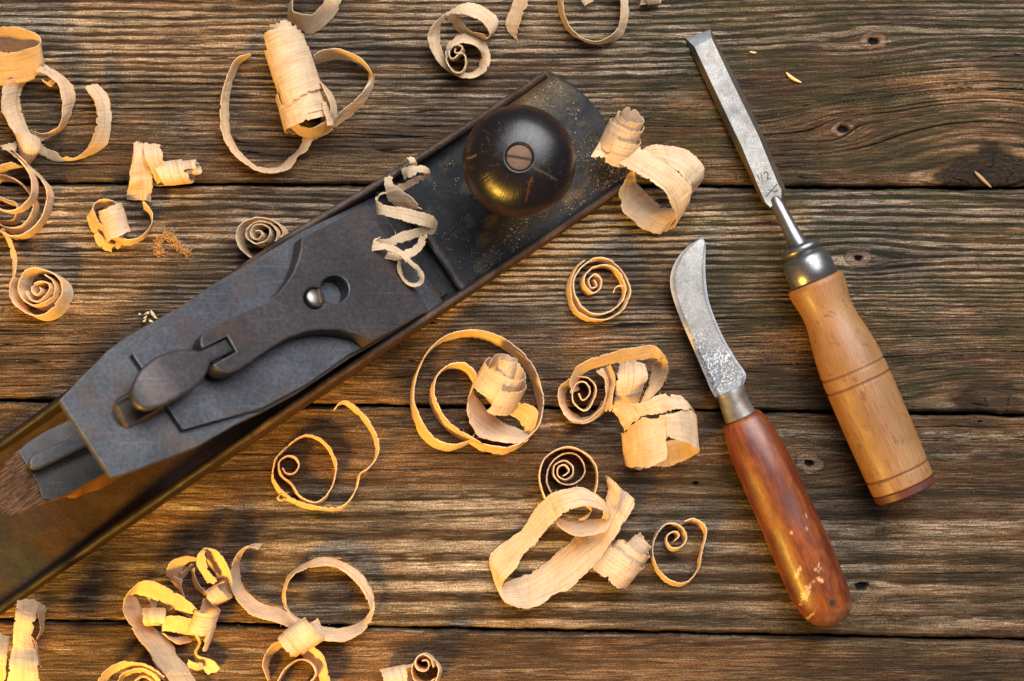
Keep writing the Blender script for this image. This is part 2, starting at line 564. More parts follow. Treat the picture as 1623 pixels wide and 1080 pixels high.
    c = mixc(c, kcol, bigk * (.93 if k == 0 else .62))
    h0 = bigk
    kc = 0
    if k < 2:
        wob = .5 * vn(X / 2.5, Y / 2.5, 61) + .2 * vn(X / .8, Y / .8, 62)
        for (x0, y0, x1, y1) in ((1496, 303, 1512, 282), (1512, 282, 1535, 291), (1535, 291, 1549, 273), (1549, 273, 1572, 264), (1535, 291, 1543, 300), (1588, 303, 1602, 280), (1602, 280, 1620, 250), (1575, 262, 1576, 244), (1558, 285, 1583, 302),
                                 (1566, 655, 1562, 632), (1595, 655, 1600, 628), (1540, 640, 1562, 644)):
            ax_ = (x0 - CX) * S; ay_ = (CY - y0) * S; bx_ = (x1 - CX) * S; by_ = (CY - y1) * S
            dx = bx_ - ax_; dy = by_ - ay_
            tt_ = np.clip(((X - ax_) * dx + (Y - ay_) * dy) / (dx * dx + dy * dy), 0, 1)
            dd = np.hypot(X - ax_ - tt_ * dx + wob, Y - ay_ - tt_ * dy + wob * .7)
            kc = np.maximum(kc, 1 - sstep(.15, .42, dd))
    crack = np.maximum(crack, kc * .9)
    c = mixc(c, np.array([.010, .006, .004]), np.clip(crack * .95, 0, 1))
    c = mixc(c, np.array([.006, .004, .003]), hole)
    h = -.38 * valley * (1 - .3 * bigk) * (1 if k < 2 else .10) + .16 * fuzz * (.4 + ridge) + .05 * fine - 1.1 * crack - 2.5 * hole - .25 * ringk * sstep(.2, .7, 1 - ringk)
    h = h + .35 * vn(X / 60, Y / 40, sd + 60) - .3 * bigk + .12 * ringk
    # worn edges of the plank
    for yy, s in ((seam_y(k, X), 1), (seam_y(k + 1, X), -1)):
        d = np.abs(yy - Y) - .7 - .35 * vn(X / 12, X * 0, sd + 70 + s) - .2 * vn(X / 3, X * 0, sd + 72)
        e = 1 - sstep(0, 1.9, d)
        h = h - 1.3 * e ** 2
        c = mixc(c, dark * .8, (1 - sstep(-.2, 1.0, d)) * .8)
    return c, h


def make_table():
    tb = empty('table_top', (0, 0, 0))
    tag(tb, 'weathered grey brown plank table top with knots, cracks and dark seams', 'table', kind='structure')
    inner = np.arange(-236, 236.1, .52)
    xs = np.concatenate([np.arange(-420, -236, 4.0), inner, np.arange(240, 421, 4.0)])
    for k in (0, 1, 2, 3, 5, 7):
        n = 350 if k < 4 else 120
        v = np.linspace(0, 1, n)
        ya = seam_y(k, xs); yb = seam_y(k + 1, xs)
        g0 = .75 + .35 * vn(xs / 12, xs * 0, 100 * k + 71) + .2 * vn(xs / 3, xs * 0, 100 * k + 72)
        g1 = .75 + .35 * vn(xs / 12, xs * 0, 100 * k + 69) + .2 * vn(xs / 3, xs * 0, 100 * k + 72)
        ya = ya - np.clip(g0, .3, 2); yb = yb + np.clip(g1, .3, 2)
        Y = ya[None, :] * (1 - v[:, None]) + yb[None, :] * v[:, None]
        X = np.broadcast_to(xs[None, :], Y.shape)
        c, h = plank_tone_height(X, Y, k)
        V = np.stack([X, Y, h], -1)
        lo0 = V[:1].copy(); lo0[..., 2] = -22
        lo1 = V[-1:].copy(); lo1[..., 2] = -22
        V = np.concatenate([lo0, V, lo1]); c = np.concatenate([c[:1], c, c[-1:]])
        r, kk = V.shape[:2]
        idx = np.arange(r * kk).reshape(r, kk)
        q = np.stack([idx[1:, :-1], idx[1:, 1:], idx[:-1, 1:], idx[:-1, :-1]], -1).reshape(-1, 4).astype(np.int32)
        me = bpy.data.meshes.new('plank')
        me.vertices.add(r * kk)
        me.vertices.foreach_set('co', (V * .001).astype(np.float32).ravel())
        me.loops.add(q.size)
        me.loops.foreach_set('vertex_index', q.ravel())
        me.polygons.add(len(q))
        me.polygons.foreach_set('loop_start', np.arange(0, q.size, 4, dtype=np.int32))
        me.polygons.foreach_set('use_smooth', np.ones(len(q), bool))
        me.update(calc_edges=True)
        ca = me.color_attributes.new('tone', 'FLOAT_COLOR', 'POINT')
        cc = np.clip(c.reshape(-1, 3) * WOODK, 0.002, .8)
        ca.data.foreach_set('color', np.concatenate([cc, np.ones((len(cc), 1))], 1).astype(np.float32).ravel())
        me.materials.append(M_TABLE)
        o = bpy.data.objects.new('plank', me)
        COL.objects.link(o)
        o.parent = tb
    # underside board that closes the seams
    b = MB()
    x, y0, y1, z0, z1 = 420, -322, 258, -30, -21
    v = [(sx * x, y, z) for z in (z0, z1) for y in (y0, y1) for sx in (-1, 1)]
    b.add(v, [(0, 2, 3, 1), (4, 5, 7, 6), (0, 1, 5, 4), (2, 6, 7, 3), (0, 4, 6, 2), (1, 3, 7, 5)])
    b.build('underframe', M_BLACK, tb, smooth=False)


make_table()

# ------------------------------------------------------------------ hand plane
UX, UY = .827, -.562       # direction heel -> toe in the photo, and the direction across
NX, NY = .562, .827


def TN(t, n, z=0.0):
    px = t * UX + n * NX
    py = t * UY + n * NY
    return np.array([(px - CX) * S, (CY - py) * S, z], float)


uW = TN(1, 0) - TN(0, 0); uW /= np.linalg.norm(uW)
nW = TN(0, 1) - TN(0, 0); nW /= np.linalg.norm(nW)
zW = np.array([0, 0, 1.0])
N_NEAR, N_FAR = 806.0, 580.0
N_MID = (N_NEAR + N_FAR) / 2

plane = empty('hand_plane', TN(0, N_MID, 0))
tag(plane, 'old black iron bench plane with round dark knob lying diagonally on the planks', 'hand plane')

HT = [(-660, 9), (-560, 9), (-460, 10), (-380, 13), (-250, 21), (-120, 33), (0, 41), (110, 43), (190, 40), (280, 28), (360, 18), (430, 13), (520, 10), (600, 9), (652, 8.5), (700, 8)]


def rim(t):
    return np.interp(t, [a for a, b in HT], [b for a, b in HT])


def toe_t(n):
    f = (n - N_MID) / (N_NEAR - N_MID)
    return 646 + 34 * (1 - np.abs(f) ** 2.4)


def build_body():
    b = MB()
    floor = 4.2

    def japan(t, n, z):
        """paint loss: black japan at the toe, rusty brown bed at the heel"""
        blk = np.array([.012, .0125, .0145])
        rust = np.array([.023, .0078, .0022])
        dust = np.array([.11, .075, .038])
        w = sstep(60, -120, t) * (.75 + .5 * fbm(t / 60, n / 40, 901))
        c = mixc(blk, rust, np.clip(w, 0, 1))
        bp = sstep(.15, .55, fbm(t / 90 + 3.1, n / 70, 905)) + sstep(60, 0, np.hypot(t + 470, (n - 770) * .8))
        c = mixc(c, blk * .8, np.clip(bp, 0, 1) * sstep(-200, -330, t))
        d = sstep(.35, .8, fbm(t / 26, n / 22, 903)) * sstep(250, 450, t) * .8
        d2 = sstep(60, 10, np.abs(n - N_FAR - 25)) * sstep(520, 600, t)
        return mixc(c, dust, np.clip(d * .45 + d2 * .55, 0, .8))

    # floor sheet, top side
    ts = np.concatenate([np.linspace(-660, 640, 260), [643]])
    ns = np.linspace(N_FAR + 4, N_NEAR - 4, 60)
    T, N = np.meshgrid(ts, ns, indexing='ij')
    f = np.linspace(0, 1, len(ts))
    T2 = T.copy()
    stretch = np.clip((T - 560) / (643 - 560), 0, 1)
    T2 = T + stretch * (toe_t(N) - 643)
    hz = floor + .22 * fbm(T / 25, N / 25, 77) + 1.6 * sstep(-150, -260, T)
    # softly raised strip behind the tote
    hz = hz + 1.4 * np.exp(-((N - N_MID) / 70) ** 2) * sstep(-330, -420, T)
    # fillet up to the cheeks
    ed = np.minimum(N - N_FAR, N_NEAR - N)
    hz = hz + 3.0 * np.clip(1 - (ed - 8) / 18, 0, 1) ** 2
    base = TN(0, 0)
    Gp = base + (T2 * S)[..., None] * uW + (N * S)[..., None] * nW + hz[..., None] * zW
    b.grid(Gp, None, japan(T2, N, hz), flip=True)
    # toe and heel edge down to the sole
    for tt, fl in ((len(ts) - 1, False), (0, True)):
        top = Gp[tt]
        mid = top + (uW * (1.2 if not fl else -1.2)) - zW * 1.2
        bot = mid.copy(); bot[:, 2] = .15
        b.grid(np.stack([top, mid, bot]), None, np.full((3 * len(ns), 3), .02), flip=fl)
    # cheeks: swept wall with a rounded rim
    th = 12.5
    ts = np.concatenate([np.linspace(-660, 646, 200)])
    for side in (1, -1):
        rows = []; cols = []
        for t in ts:
            h = rim(t) + .25 * float(vn(t / 14, side, 31))
            out = N_NEAR if side > 0 else N_FAR
            fl = .9 * float(vn(t / 40, side, 33))
            wth = th + 2.5 * sstep(0, -300, np.array(t))
            # (n offset inward px, z)
            prof = [(1.5, .15), (-1.0, 1.2), (-.6, h * .5), (.6, h - 1.6), (2.5, h - .5), (wth * .5, h), (wth - 2.5, h - .5), (wth, h - 2.0), (wth + 1.5, max(h * .5, 4.5)), (wth + 2.5, 3.6)]
            rows.append([TN(t, out - side * (o + fl * .4), z) for o, z in prof])
            wear = .5 + .5 * float(fbm(np.array(t / 20.), np.array(side * 3.), 35))
            hl = float(sstep(50, -200, np.array(t)))
            blk = np.array([.013, .012, .012]); rus = np.array([.022, .0075, .0022])
            rimc = np.array([.046, .038, .034]) * (.6 + .8 * wear) * (1 - .8 * hl) * np.array([1.1, .85, .7])
            face = blk * (1 - hl * .35) + rus * hl * .35
            infc = blk * (1 - hl * .8) + rus * hl * .8
            outc = np.array([.050, .022, .010]) * (1 - .55 * hl) if side > 0 else blk
            cols.append([outc, outc, outc, outc * .8, rimc, rimc, rimc * .7, face, infc, infc])
        G = np.array(rows)
        b.grid(G, None, np.array(cols), flip=(side < 0))
        for e, fl2 in ((0, side > 0), (-1, side < 0)):
            k = G.shape[1]
            idx = tuple(range(k))
            b.add(G[e], [idx if fl2 else idx[::-1]], None, np.full((k, 3), .02))
    # cross rib in front of the mouth
    ns = np.linspace(N_FAR + 8, N_NEAR - 8, 40)
    prof = [(359, floor - 1), (356, 8.0), (353.5, 9.6), (349, 10.2), (344.5, 9.5), (342, 7.5), (341, 1)]
    G = np.array([[TN(t + .8 * float(vn(n / 30, 0, 5)), n, z + .2 * float(vn(n / 20, t, 3))) for t, z in prof] for n in ns])
    b.grid(G, None, np.broadcast_to(np.array([.04, .034, .032]), (len(ns), len(prof), 3)), flip=True)
    o = b.build('body', M_BODY, plane)
    auto_smooth(o, 50)
    return o


build_body()

# frame of the 45 degree bed
O_BED = TN(335, N_MID, 2.0)
sA = (-uW + zW) / math.sqrt(2)
mA = (uW + zW) / math.sqrt(2)
wA = np.cross(mA, sA)
CAM = np.array([0, 0, H])


def frame(org, s, w, m):
    F = np.eye(4)
    F[:3, 0] = s; F[:3, 1] = w; F[:3, 2] = m; F[:3, 3] = org
    return F


def onplane(pts, org, s, w, m):
    out = []
    for (px, py) in pts:
        d = P(px, py, 0) - CAM
        k = np.dot(org - CAM, m) / np.dot(d, m)
        q = CAM + k * d - org
        out.append((float(q @ s), float(q @ w)))
    return out


def bed_plate(name, loops, m_off, thick, mat, bevel=.35, tilt=0.0, res=2, parent=plane):
    s, m = sA, mA
    if tilt:
        a = math.radians(tilt)
        s = sA * math.cos(a) + mA * math.sin(a)
        m = -sA * math.sin(a) + mA * math.cos(a)
    org = O_BED + mA * m_off
    lp = [onplane(l, org, s, wA, m) for l in loops]
    return plate(name, lp, frame(org, s, wA, m), thick, mat, parent, bevel, res)


# cutting iron
iron_out = [(95, 634), (171, 555.6), (197, 536), (226, 519), (283, 488), (331, 455), (384, 424), (480, 366), (592, 312), (705, 482),
            (560, 564), (470, 624), (420, 651), (376, 671.5), (332, 697), (311, 709), (259, 728.5), (220, 744), (177, 757)]
slot = smooth_loop([(192, 630), (181, 641), (178, 655), (184, 669), (198, 678), (214, 675), (262, 650), (330, 612), (322, 580), (300, 572), (255, 596)], 5)
bed_plate('cutting_iron', [iron_out, slot], 2.4, 2.4, M_IRON)
cap_out = [(210, 561), (240, 530), (269, 507), (284, 488), (331, 456), (383, 432), (478, 379), (597, 322), (700, 486), (640, 515), (555, 561),
           (485, 610), (416, 646.7), (350, 665), (290, 681.5)]
slot2 = smooth_loop([(240, 612), (262, 640), (330, 600), (320, 575)], 3)
bed_plate('cap_iron', [cap_out], 5.0, 2.5, M_CAPIRON)
bed_plate('depth_lever', [[(183, 640), (262, 598), (285, 630), (203, 676)]], -1.0, 3.0, M_DEPTH, .3)

# lever cap with keyhole and cam lever
hole = [(530.5 + 22.5 * math.cos(a) * 1.0, 458.5 + 22 * math.sin(a)) for a in np.linspace(0, 2 * PI, 40, endpoint=False)]
keyhole = []
for a in np.linspace(math.radians(-150), math.radians(150), 40):
    # rotate so the open side looks to the screw
    th = a + math.atan2(458.5 - 472, 530.5 - 500)
    keyhole.append((530.5 + 22.5 * math.cos(th), 458.5 + 22.0 * math.sin(th)))
tail = []
for a in np.linspace(math.radians(75), math.radians(285), 24):
    th = a + math.atan2(458.5 - 472, 530.5 - 500)
    tail.append((500 + 18.5 * math.cos(th), 472 + 18 * math.sin(th)))
keyhole = keyhole + tail
lc = [(680, 492), (636, 516), (589, 541), (567, 529), (539, 522.5), (511, 521.5), (483, 525.5), (455.5, 536), (428, 552), (402, 571), (382, 584), (364, 591), (351, 589), (341, 582),
      (338, 577), (374.5, 557), (361, 533), (322, 552.5), (318, 545), (318, 536), (323, 528), (336, 519.5), (350, 512), (370, 501.5), (391, 493.5), (408, 486), (424, 478), (440, 465), (453, 450), (464, 433), (472, 414), (477, 394), (478.5, 376), (520, 356), (556, 338), (583, 324)]
bed_plate('lever_cap', [lc, keyhole], 8.0, 6.6, M_LEVER, .8, 3.2, 3)
cam = [(358, 537), (371, 555.5), (334, 575), (331, 585), (324, 600), (309, 615.5), (287, 629), (264, 640), (244, 645), (229, 641.5), (218, 631), (212.5, 615.5), (216, 601), (225, 584), (242, 569), (262, 558.5), (282, 553.5), (300, 553), (317, 556)]
# (dense outline; the free end of the cam is bent down and rounded over)
cam_s = np.concatenate([smooth_loop(cam[2:], 7, closed=False), [cam[0], cam[1]]])
sT = sA * math.cos(math.radians(1.5)) + mA * math.sin(math.radians(1.5))
mT = np.cross(sT, wA)
orgT = O_BED + mA * 12.5
out2 = np.array(onplane([tuple(q) for q in cam_s], orgT, sT, wA, mT))
spn = np.array(onplane([(240, 614), (352, 552)], orgT, sT, wA, mT))
dsp = spn[0] - spn[1]
lsp = np.linalg.norm(dsp); dsp = dsp / lsp
rows = []
for kk, dz in ((.25, -6.0), (.06, -3.2), (0, -1.4), (.02, -.7), (.07, -.25), (.16, -.05), (.26, 0), (.5, .1), (.75, .15), (1, .15)):
    tpos = np.clip((out2 - spn[1]) @ dsp, 0, lsp)
    tgt = spn[1] + tpos[:, None] * dsp
    q = out2 + (tgt - out2) * kk
    e = np.clip(((q - spn[1]) @ dsp - (lsp - 12)) / 22, 0, 1.2)
    q = q - dsp * (2.2 * e ** 2)[:, None]
    z = dz - 6.5 * e ** 2
    rows.append(orgT + q[:, :1] * sT + q[:, 1:2] * wA + z[:, None] * mT)
b = MB()
b.grid(np.array(rows), None, None, wrap=True)
cl = b.build('cam_lever', M_LEVER, plane)
_bm = bmesh.new(); _bm.from_mesh(cl.data); bmesh.ops.remove_doubles(_bm, verts=_bm.verts, dist=1e-6); bmesh.ops.recalc_face_normals(_bm, faces=_bm.faces); _bm.to_mesh(cl.data); _bm.free()
auto_smooth(cl, 50)

# screws (lathe along an axis)


def lathe(b, org, ax, prof, seg=48, color=None, ex=None, squash=1.0):
    ax = ax / np.linalg.norm(ax)
    e1 = np.cross(ax, [0, 0, 1.0]) if ex is None else ex
    if np.linalg.norm(e1) < 1e-3:
        e1 = np.array([1.0, 0, 0])
    e1 = e1 / np.linalg.norm(e1)
    e2 = np.cross(ax, e1)
    prof = np.asarray(prof, float)
    a = np.linspace(0, 2 * PI, seg, endpoint=False)
    G = org + prof[:, 0][:, None, None] * ax + prof[:, 1][:, None, None] * (np.cos(a)[None, :, None] * e1 + squash * np.sin(a)[None, :, None] * e2)
    uv = np.stack(np.broadcast_arrays(prof[:, 0][:, None], np.abs(((a / PI) % 2) - 1)[None, :] * 40), -1)
    c = None
    if color is not None:
        c = color(np.broadcast_to(prof[:, 0][:, None], G.shape[:2]), np.broadcast_to(a[None, :], G.shape[:2]), G)
    b.grid(G, uv, c, wrap=True)


def bed_point(px, py, m):
    q = onplane([(px, py)], O_BED + mA * m, sA, wA, mA)[0]
    return O_BED + mA * m + sA * q[0] + wA * q[1]


b = MB()
so = bed_point(499, 472, 9.0)
R = 4.55
prof = [(R * .0 - 5, R), (0, R)] + [(1.9 * math.sin(x), R * math.cos(x)) for x in np.linspace(.15, PI / 2, 8)]
lathe(b, so, mA, prof, 40)
o = b.build('lever_cap_screw', M_SCREW, plane)
auto_smooth(o, 50)


def bar(b, c, d, l, wd, up, h, color=None):
    """a box centred at c, long axis d, up axis"""
    d = d / np.linalg.norm(d); up = up / np.linalg.norm(up)
    sd = np.cross(up, d)
    v = [c + d * l * i / 2 + sd * wd * j / 2 + up * h * k / 2 for k in (-1, 1) for j in (-1, 1) for i in (-1, 1)]
    b.add(v, [(0, 2, 3, 1), (4, 5, 7, 6), (0, 1, 5, 4), (2, 6, 7, 3), (0, 4, 6, 2), (1, 3, 7, 5)])


b = MB()
sdir = bed_point(501, 460, 10) - bed_point(505, 484, 10)
bar(b, so + mA * 1.45 + sA * -1.2, sdir, 7.6, .95, mA, 1.0)
b.build('screw_slot', M_TOTE, o, smooth=False)

# frog casting under the iron
b = MB()
prof = [(332, 4.0), (60, 76.0), (40, 60.0), (110, 4.0)]
v = [TN(t, n, z) for n in (N_FAR + 22, N_NEAR - 22) for t, z in prof]
b.add(v, [(0, 1, 2, 3), (4, 7, 6, 5), (0, 4, 5, 1), (1, 5, 6, 2), (2, 6, 7, 3), (3, 7, 4, 0)], None, np.full((8, 3), .02))
b.build('frog', M_BODY, plane, smooth=False)

# knob: squat dark ball on a stem
kn_c = P(822.5, 257.5, 41)
kb = np.array([kn_c[0], kn_c[1], 4.6])


def knob_col(s, a, G):
    x = G[..., 0]; y = G[..., 1]; z = G[..., 2]
    base = np.array([.0060, .0046, .0050]); red = np.array([.036, .011, .0045])
    r = np.hypot(x - kb[0], y - kb[1])
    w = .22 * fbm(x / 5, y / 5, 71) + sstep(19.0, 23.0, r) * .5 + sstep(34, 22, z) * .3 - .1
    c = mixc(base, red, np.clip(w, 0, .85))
    # fine scratches and worn spots
    for i in range(60):
        rr = random.random
        an = rr() * 2 * PI; ra = 5.5 + 14 * math.sqrt(rr()); th = rr() * PI
        if 0.15 < an < 1.3 and rr() < .6:
            an += 2.2
        cx = kb[0] + ra * math.cos(an); cy = kb[1] + ra * math.sin(an)
        L = .8 + 3.0 * rr() ** 2; wd = .13 + .11 * rr()
        dx = (x - cx) * math.cos(th) + (y - cy) * math.sin(th)
        dy = -(x - cx) * math.sin(th) + (y - cy) * math.cos(th)
        m = (1 - sstep(L * .4, L * .6, np.abs(dx))) * (1 - sstep(wd * .4, wd, np.abs(dy + .25 * vn(dx / .8, 0 * dx, i))))
        c = mixc(c, np.array([.17, .10, .055]) if i % 3 else np.array([.12, .035, .015]), m * (.10 + .38 * rr()))
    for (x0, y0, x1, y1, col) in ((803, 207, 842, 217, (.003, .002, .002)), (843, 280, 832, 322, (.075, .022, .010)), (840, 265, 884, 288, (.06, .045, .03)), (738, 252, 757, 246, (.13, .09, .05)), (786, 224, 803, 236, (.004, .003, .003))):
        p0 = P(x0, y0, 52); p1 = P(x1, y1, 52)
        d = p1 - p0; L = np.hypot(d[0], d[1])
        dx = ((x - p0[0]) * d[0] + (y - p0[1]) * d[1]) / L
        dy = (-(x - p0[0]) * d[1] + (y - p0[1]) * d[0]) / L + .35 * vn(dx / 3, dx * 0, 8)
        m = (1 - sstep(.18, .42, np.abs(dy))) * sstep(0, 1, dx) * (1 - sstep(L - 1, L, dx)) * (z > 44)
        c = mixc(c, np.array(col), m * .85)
    ring = (1 - sstep(.3, .9, np.abs(r - 6.9))) * (z > 50)
    c = mixc(c, np.array([.003, .0025, .002]), ring * .8)
    return np.clip(c, .002, .6)


prof = [(0, 13), (3, 13.2), (6, 11), (11, 9.5), (16, 10.5)]
ball = []
for x in np.linspace(-1.12, PI / 2 - .235, 90):
    ball.append((39 + 17.5 * math.sin(x) * (1.0 if x < 0 else .96), 23.3 * math.cos(x) ** .95))
prof += ball
prof += [(55.0, 5.5), (54.6, 5.28), (53.0, 5.2)]
b = MB()
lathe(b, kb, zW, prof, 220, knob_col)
o_knob = b.build('knob', M_KNOB, plane)
b = MB()
tz = 54.6
lathe(b, kb + zW * (tz - 3), zW, [(0, 5.15), (2.9, 5.15), (3.15, 4.9), (3.25, 4.3), (3.3, 0.0)], 48)
o = b.build('knob_screw', M_BRASS, o_knob)
auto_smooth(o, 40)
o.parent = o_knob
b = MB()
bar(b, kb + zW * (tz + .25), np.array([math.cos(math.radians(-9)), math.sin(math.radians(-9)), 0]), 10.1, .95, zW, .35)
b.build('screw_slot', M_BLACK, o_knob, smooth=False)

# tote (rear handle) with stained flat top and a splintered end
tote_top = [(28, 716), (41, 702), (72, 683), (107, 667), (160, 641), (205, 625), (232, 700), (190, 737), (164, 753), (120, 777), (92, 792), (66, 799), (38, 811), (12, 806), (0, 788), (4, 755), (17, 731)]
tt = smooth_loop(tote_top, 4)
ZT = 96
_t = math.radians(36)
sQ = uW * math.cos(_t) - zW * math.sin(_t)
mQ = uW * math.sin(_t) + zW * math.cos(_t)
wQ = np.cross(mQ, sQ)
O_T = P(40, 752, ZT)


def tpt(px, py, m=0.0):
    """point on the tote's sloping top, m above it"""
    q = onplane([(px, py)], O_T + mQ * m, sQ, wQ, mQ)[0]
    return O_T + mQ * m + sQ * q[0] + wQ * q[1]


top = np.array([tpt(x, y) for x, y in tt])
cen = top.mean(0)
rows = []
for fz, k, sh in ((0, .90, 0), (.008, .97, 0), (.03, 1.0, 0), (.10, 1.03, 1), (.2, 1.0, 3), (.42, .86, 6), (.65, .78, 6), (.85, .84, 0), (1, 1.02, -6)):
    q = cen + (top - cen) * k + uW * sh
    q[:, 2] = lerp(q[:, 2], 6.0, fz)
    rows.append(q)
G = np.array(rows)
b = MB()
b.grid(G, None, None, wrap=True, flip=True)
b.add(G[0], [tuple(range(len(tt)))[::1]])
tote = b.build('tote', M_TOTE, plane)
auto_smooth(tote, 60)
# grey plate lying on the tote's top
flat = [(29, 717), (42, 702.5), (72, 684), (107, 668), (160, 643), (205, 627), (230, 700), (190, 736), (164, 751), (120, 775), (86, 791), (67, 790), (62, 772), (47, 744)]
plate('tote_cap', [onplane(flat, O_T + mQ * 1.4, sQ, wQ, mQ)], frame(O_T + mQ * 1.4, sQ, wQ, mQ), 1.8, M_TCAP, plane, .3)
sp_out = [(28, 716), (47, 744), (62, 772), (67, 791), (74, 796), (40, 811), (12, 806), (0, 788), (4, 755), (17, 731)]
# splintered end: many short raised slivers of raw wood in one mesh
b = MB()
rs = random.Random(3)
lp = np.array([tpt(x, y, .5) for x, y in sp_out])
b2 = lp.copy(); b2[:, 2] -= 3
b.add(np.concatenate([lp, b2]), [tuple(range(len(lp)))[::-1]] + [(i, (i + 1) % len(lp), len(lp) + (i + 1) % len(lp), len(lp) + i) for i in range(len(lp))],
      None, np.full((2 * len(lp), 3), 1) * np.array([.10, .045, .02]))
gd = tpt(60, 700) - tpt(0, 738); gd /= np.linalg.norm(gd)
gs = np.cross(mQ, gd)


def inpoly(p, poly):
    c = False
    j = len(poly) - 1
    for i in range(len(poly)):
        if (poly[i][1] > p[1]) != (poly[j][1] > p[1]) and p[0] < (poly[j][0] - poly[i][0]) * (p[1] - poly[i][1]) / (poly[j][1] - poly[i][1]) + poly[i][0]:
            c = not c
        j = i
    return c


for _ in range(900):
    x = rs.uniform(-2, 76); y = rs.uniform(712, 812)
    if not inpoly((x, y), sp_out):
        continue
    c0 = tpt(x, y, .5)
    L = rs.uniform(4.0, 10); wd = rs.uniform(.35, .9); h = rs.uniform(.05, .5)
    colr = np.array([.19, .09, .042]) * rs.uniform(.3, 1.15)
    v = [c0 - gd * L / 2, c0 + gs * wd / 2, c0 + gd * L / 2, c0 - gs * wd / 2, c0 + mQ * h + gd * L * rs.uniform(-.35, .35)]
    b.add(v, [(0, 3, 4), (3, 2, 4), (2, 1, 4), (1, 0, 4)], np.array([[0, 0], [L, 0], [0, 1], [1, 1], [L, .5]]) + rs.uniform(0, 90), np.tile(colr, (5, 1)))
b.build('splintered_end', M_SPLIT, tote, smooth=False)
# lateral lever behind the iron
lat = [(46.5, 733), (49, 725), (56, 720), (135, 682), (150, 700), (66, 741), (56, 743), (49, 740)]
plate('lateral_lever', [onplane(lat, O_T + mQ * 7, sQ, wQ, mQ)], frame(O_T + mQ * 7, sQ, wQ, mQ), 3.0, M_IRON, plane, .7, 3)


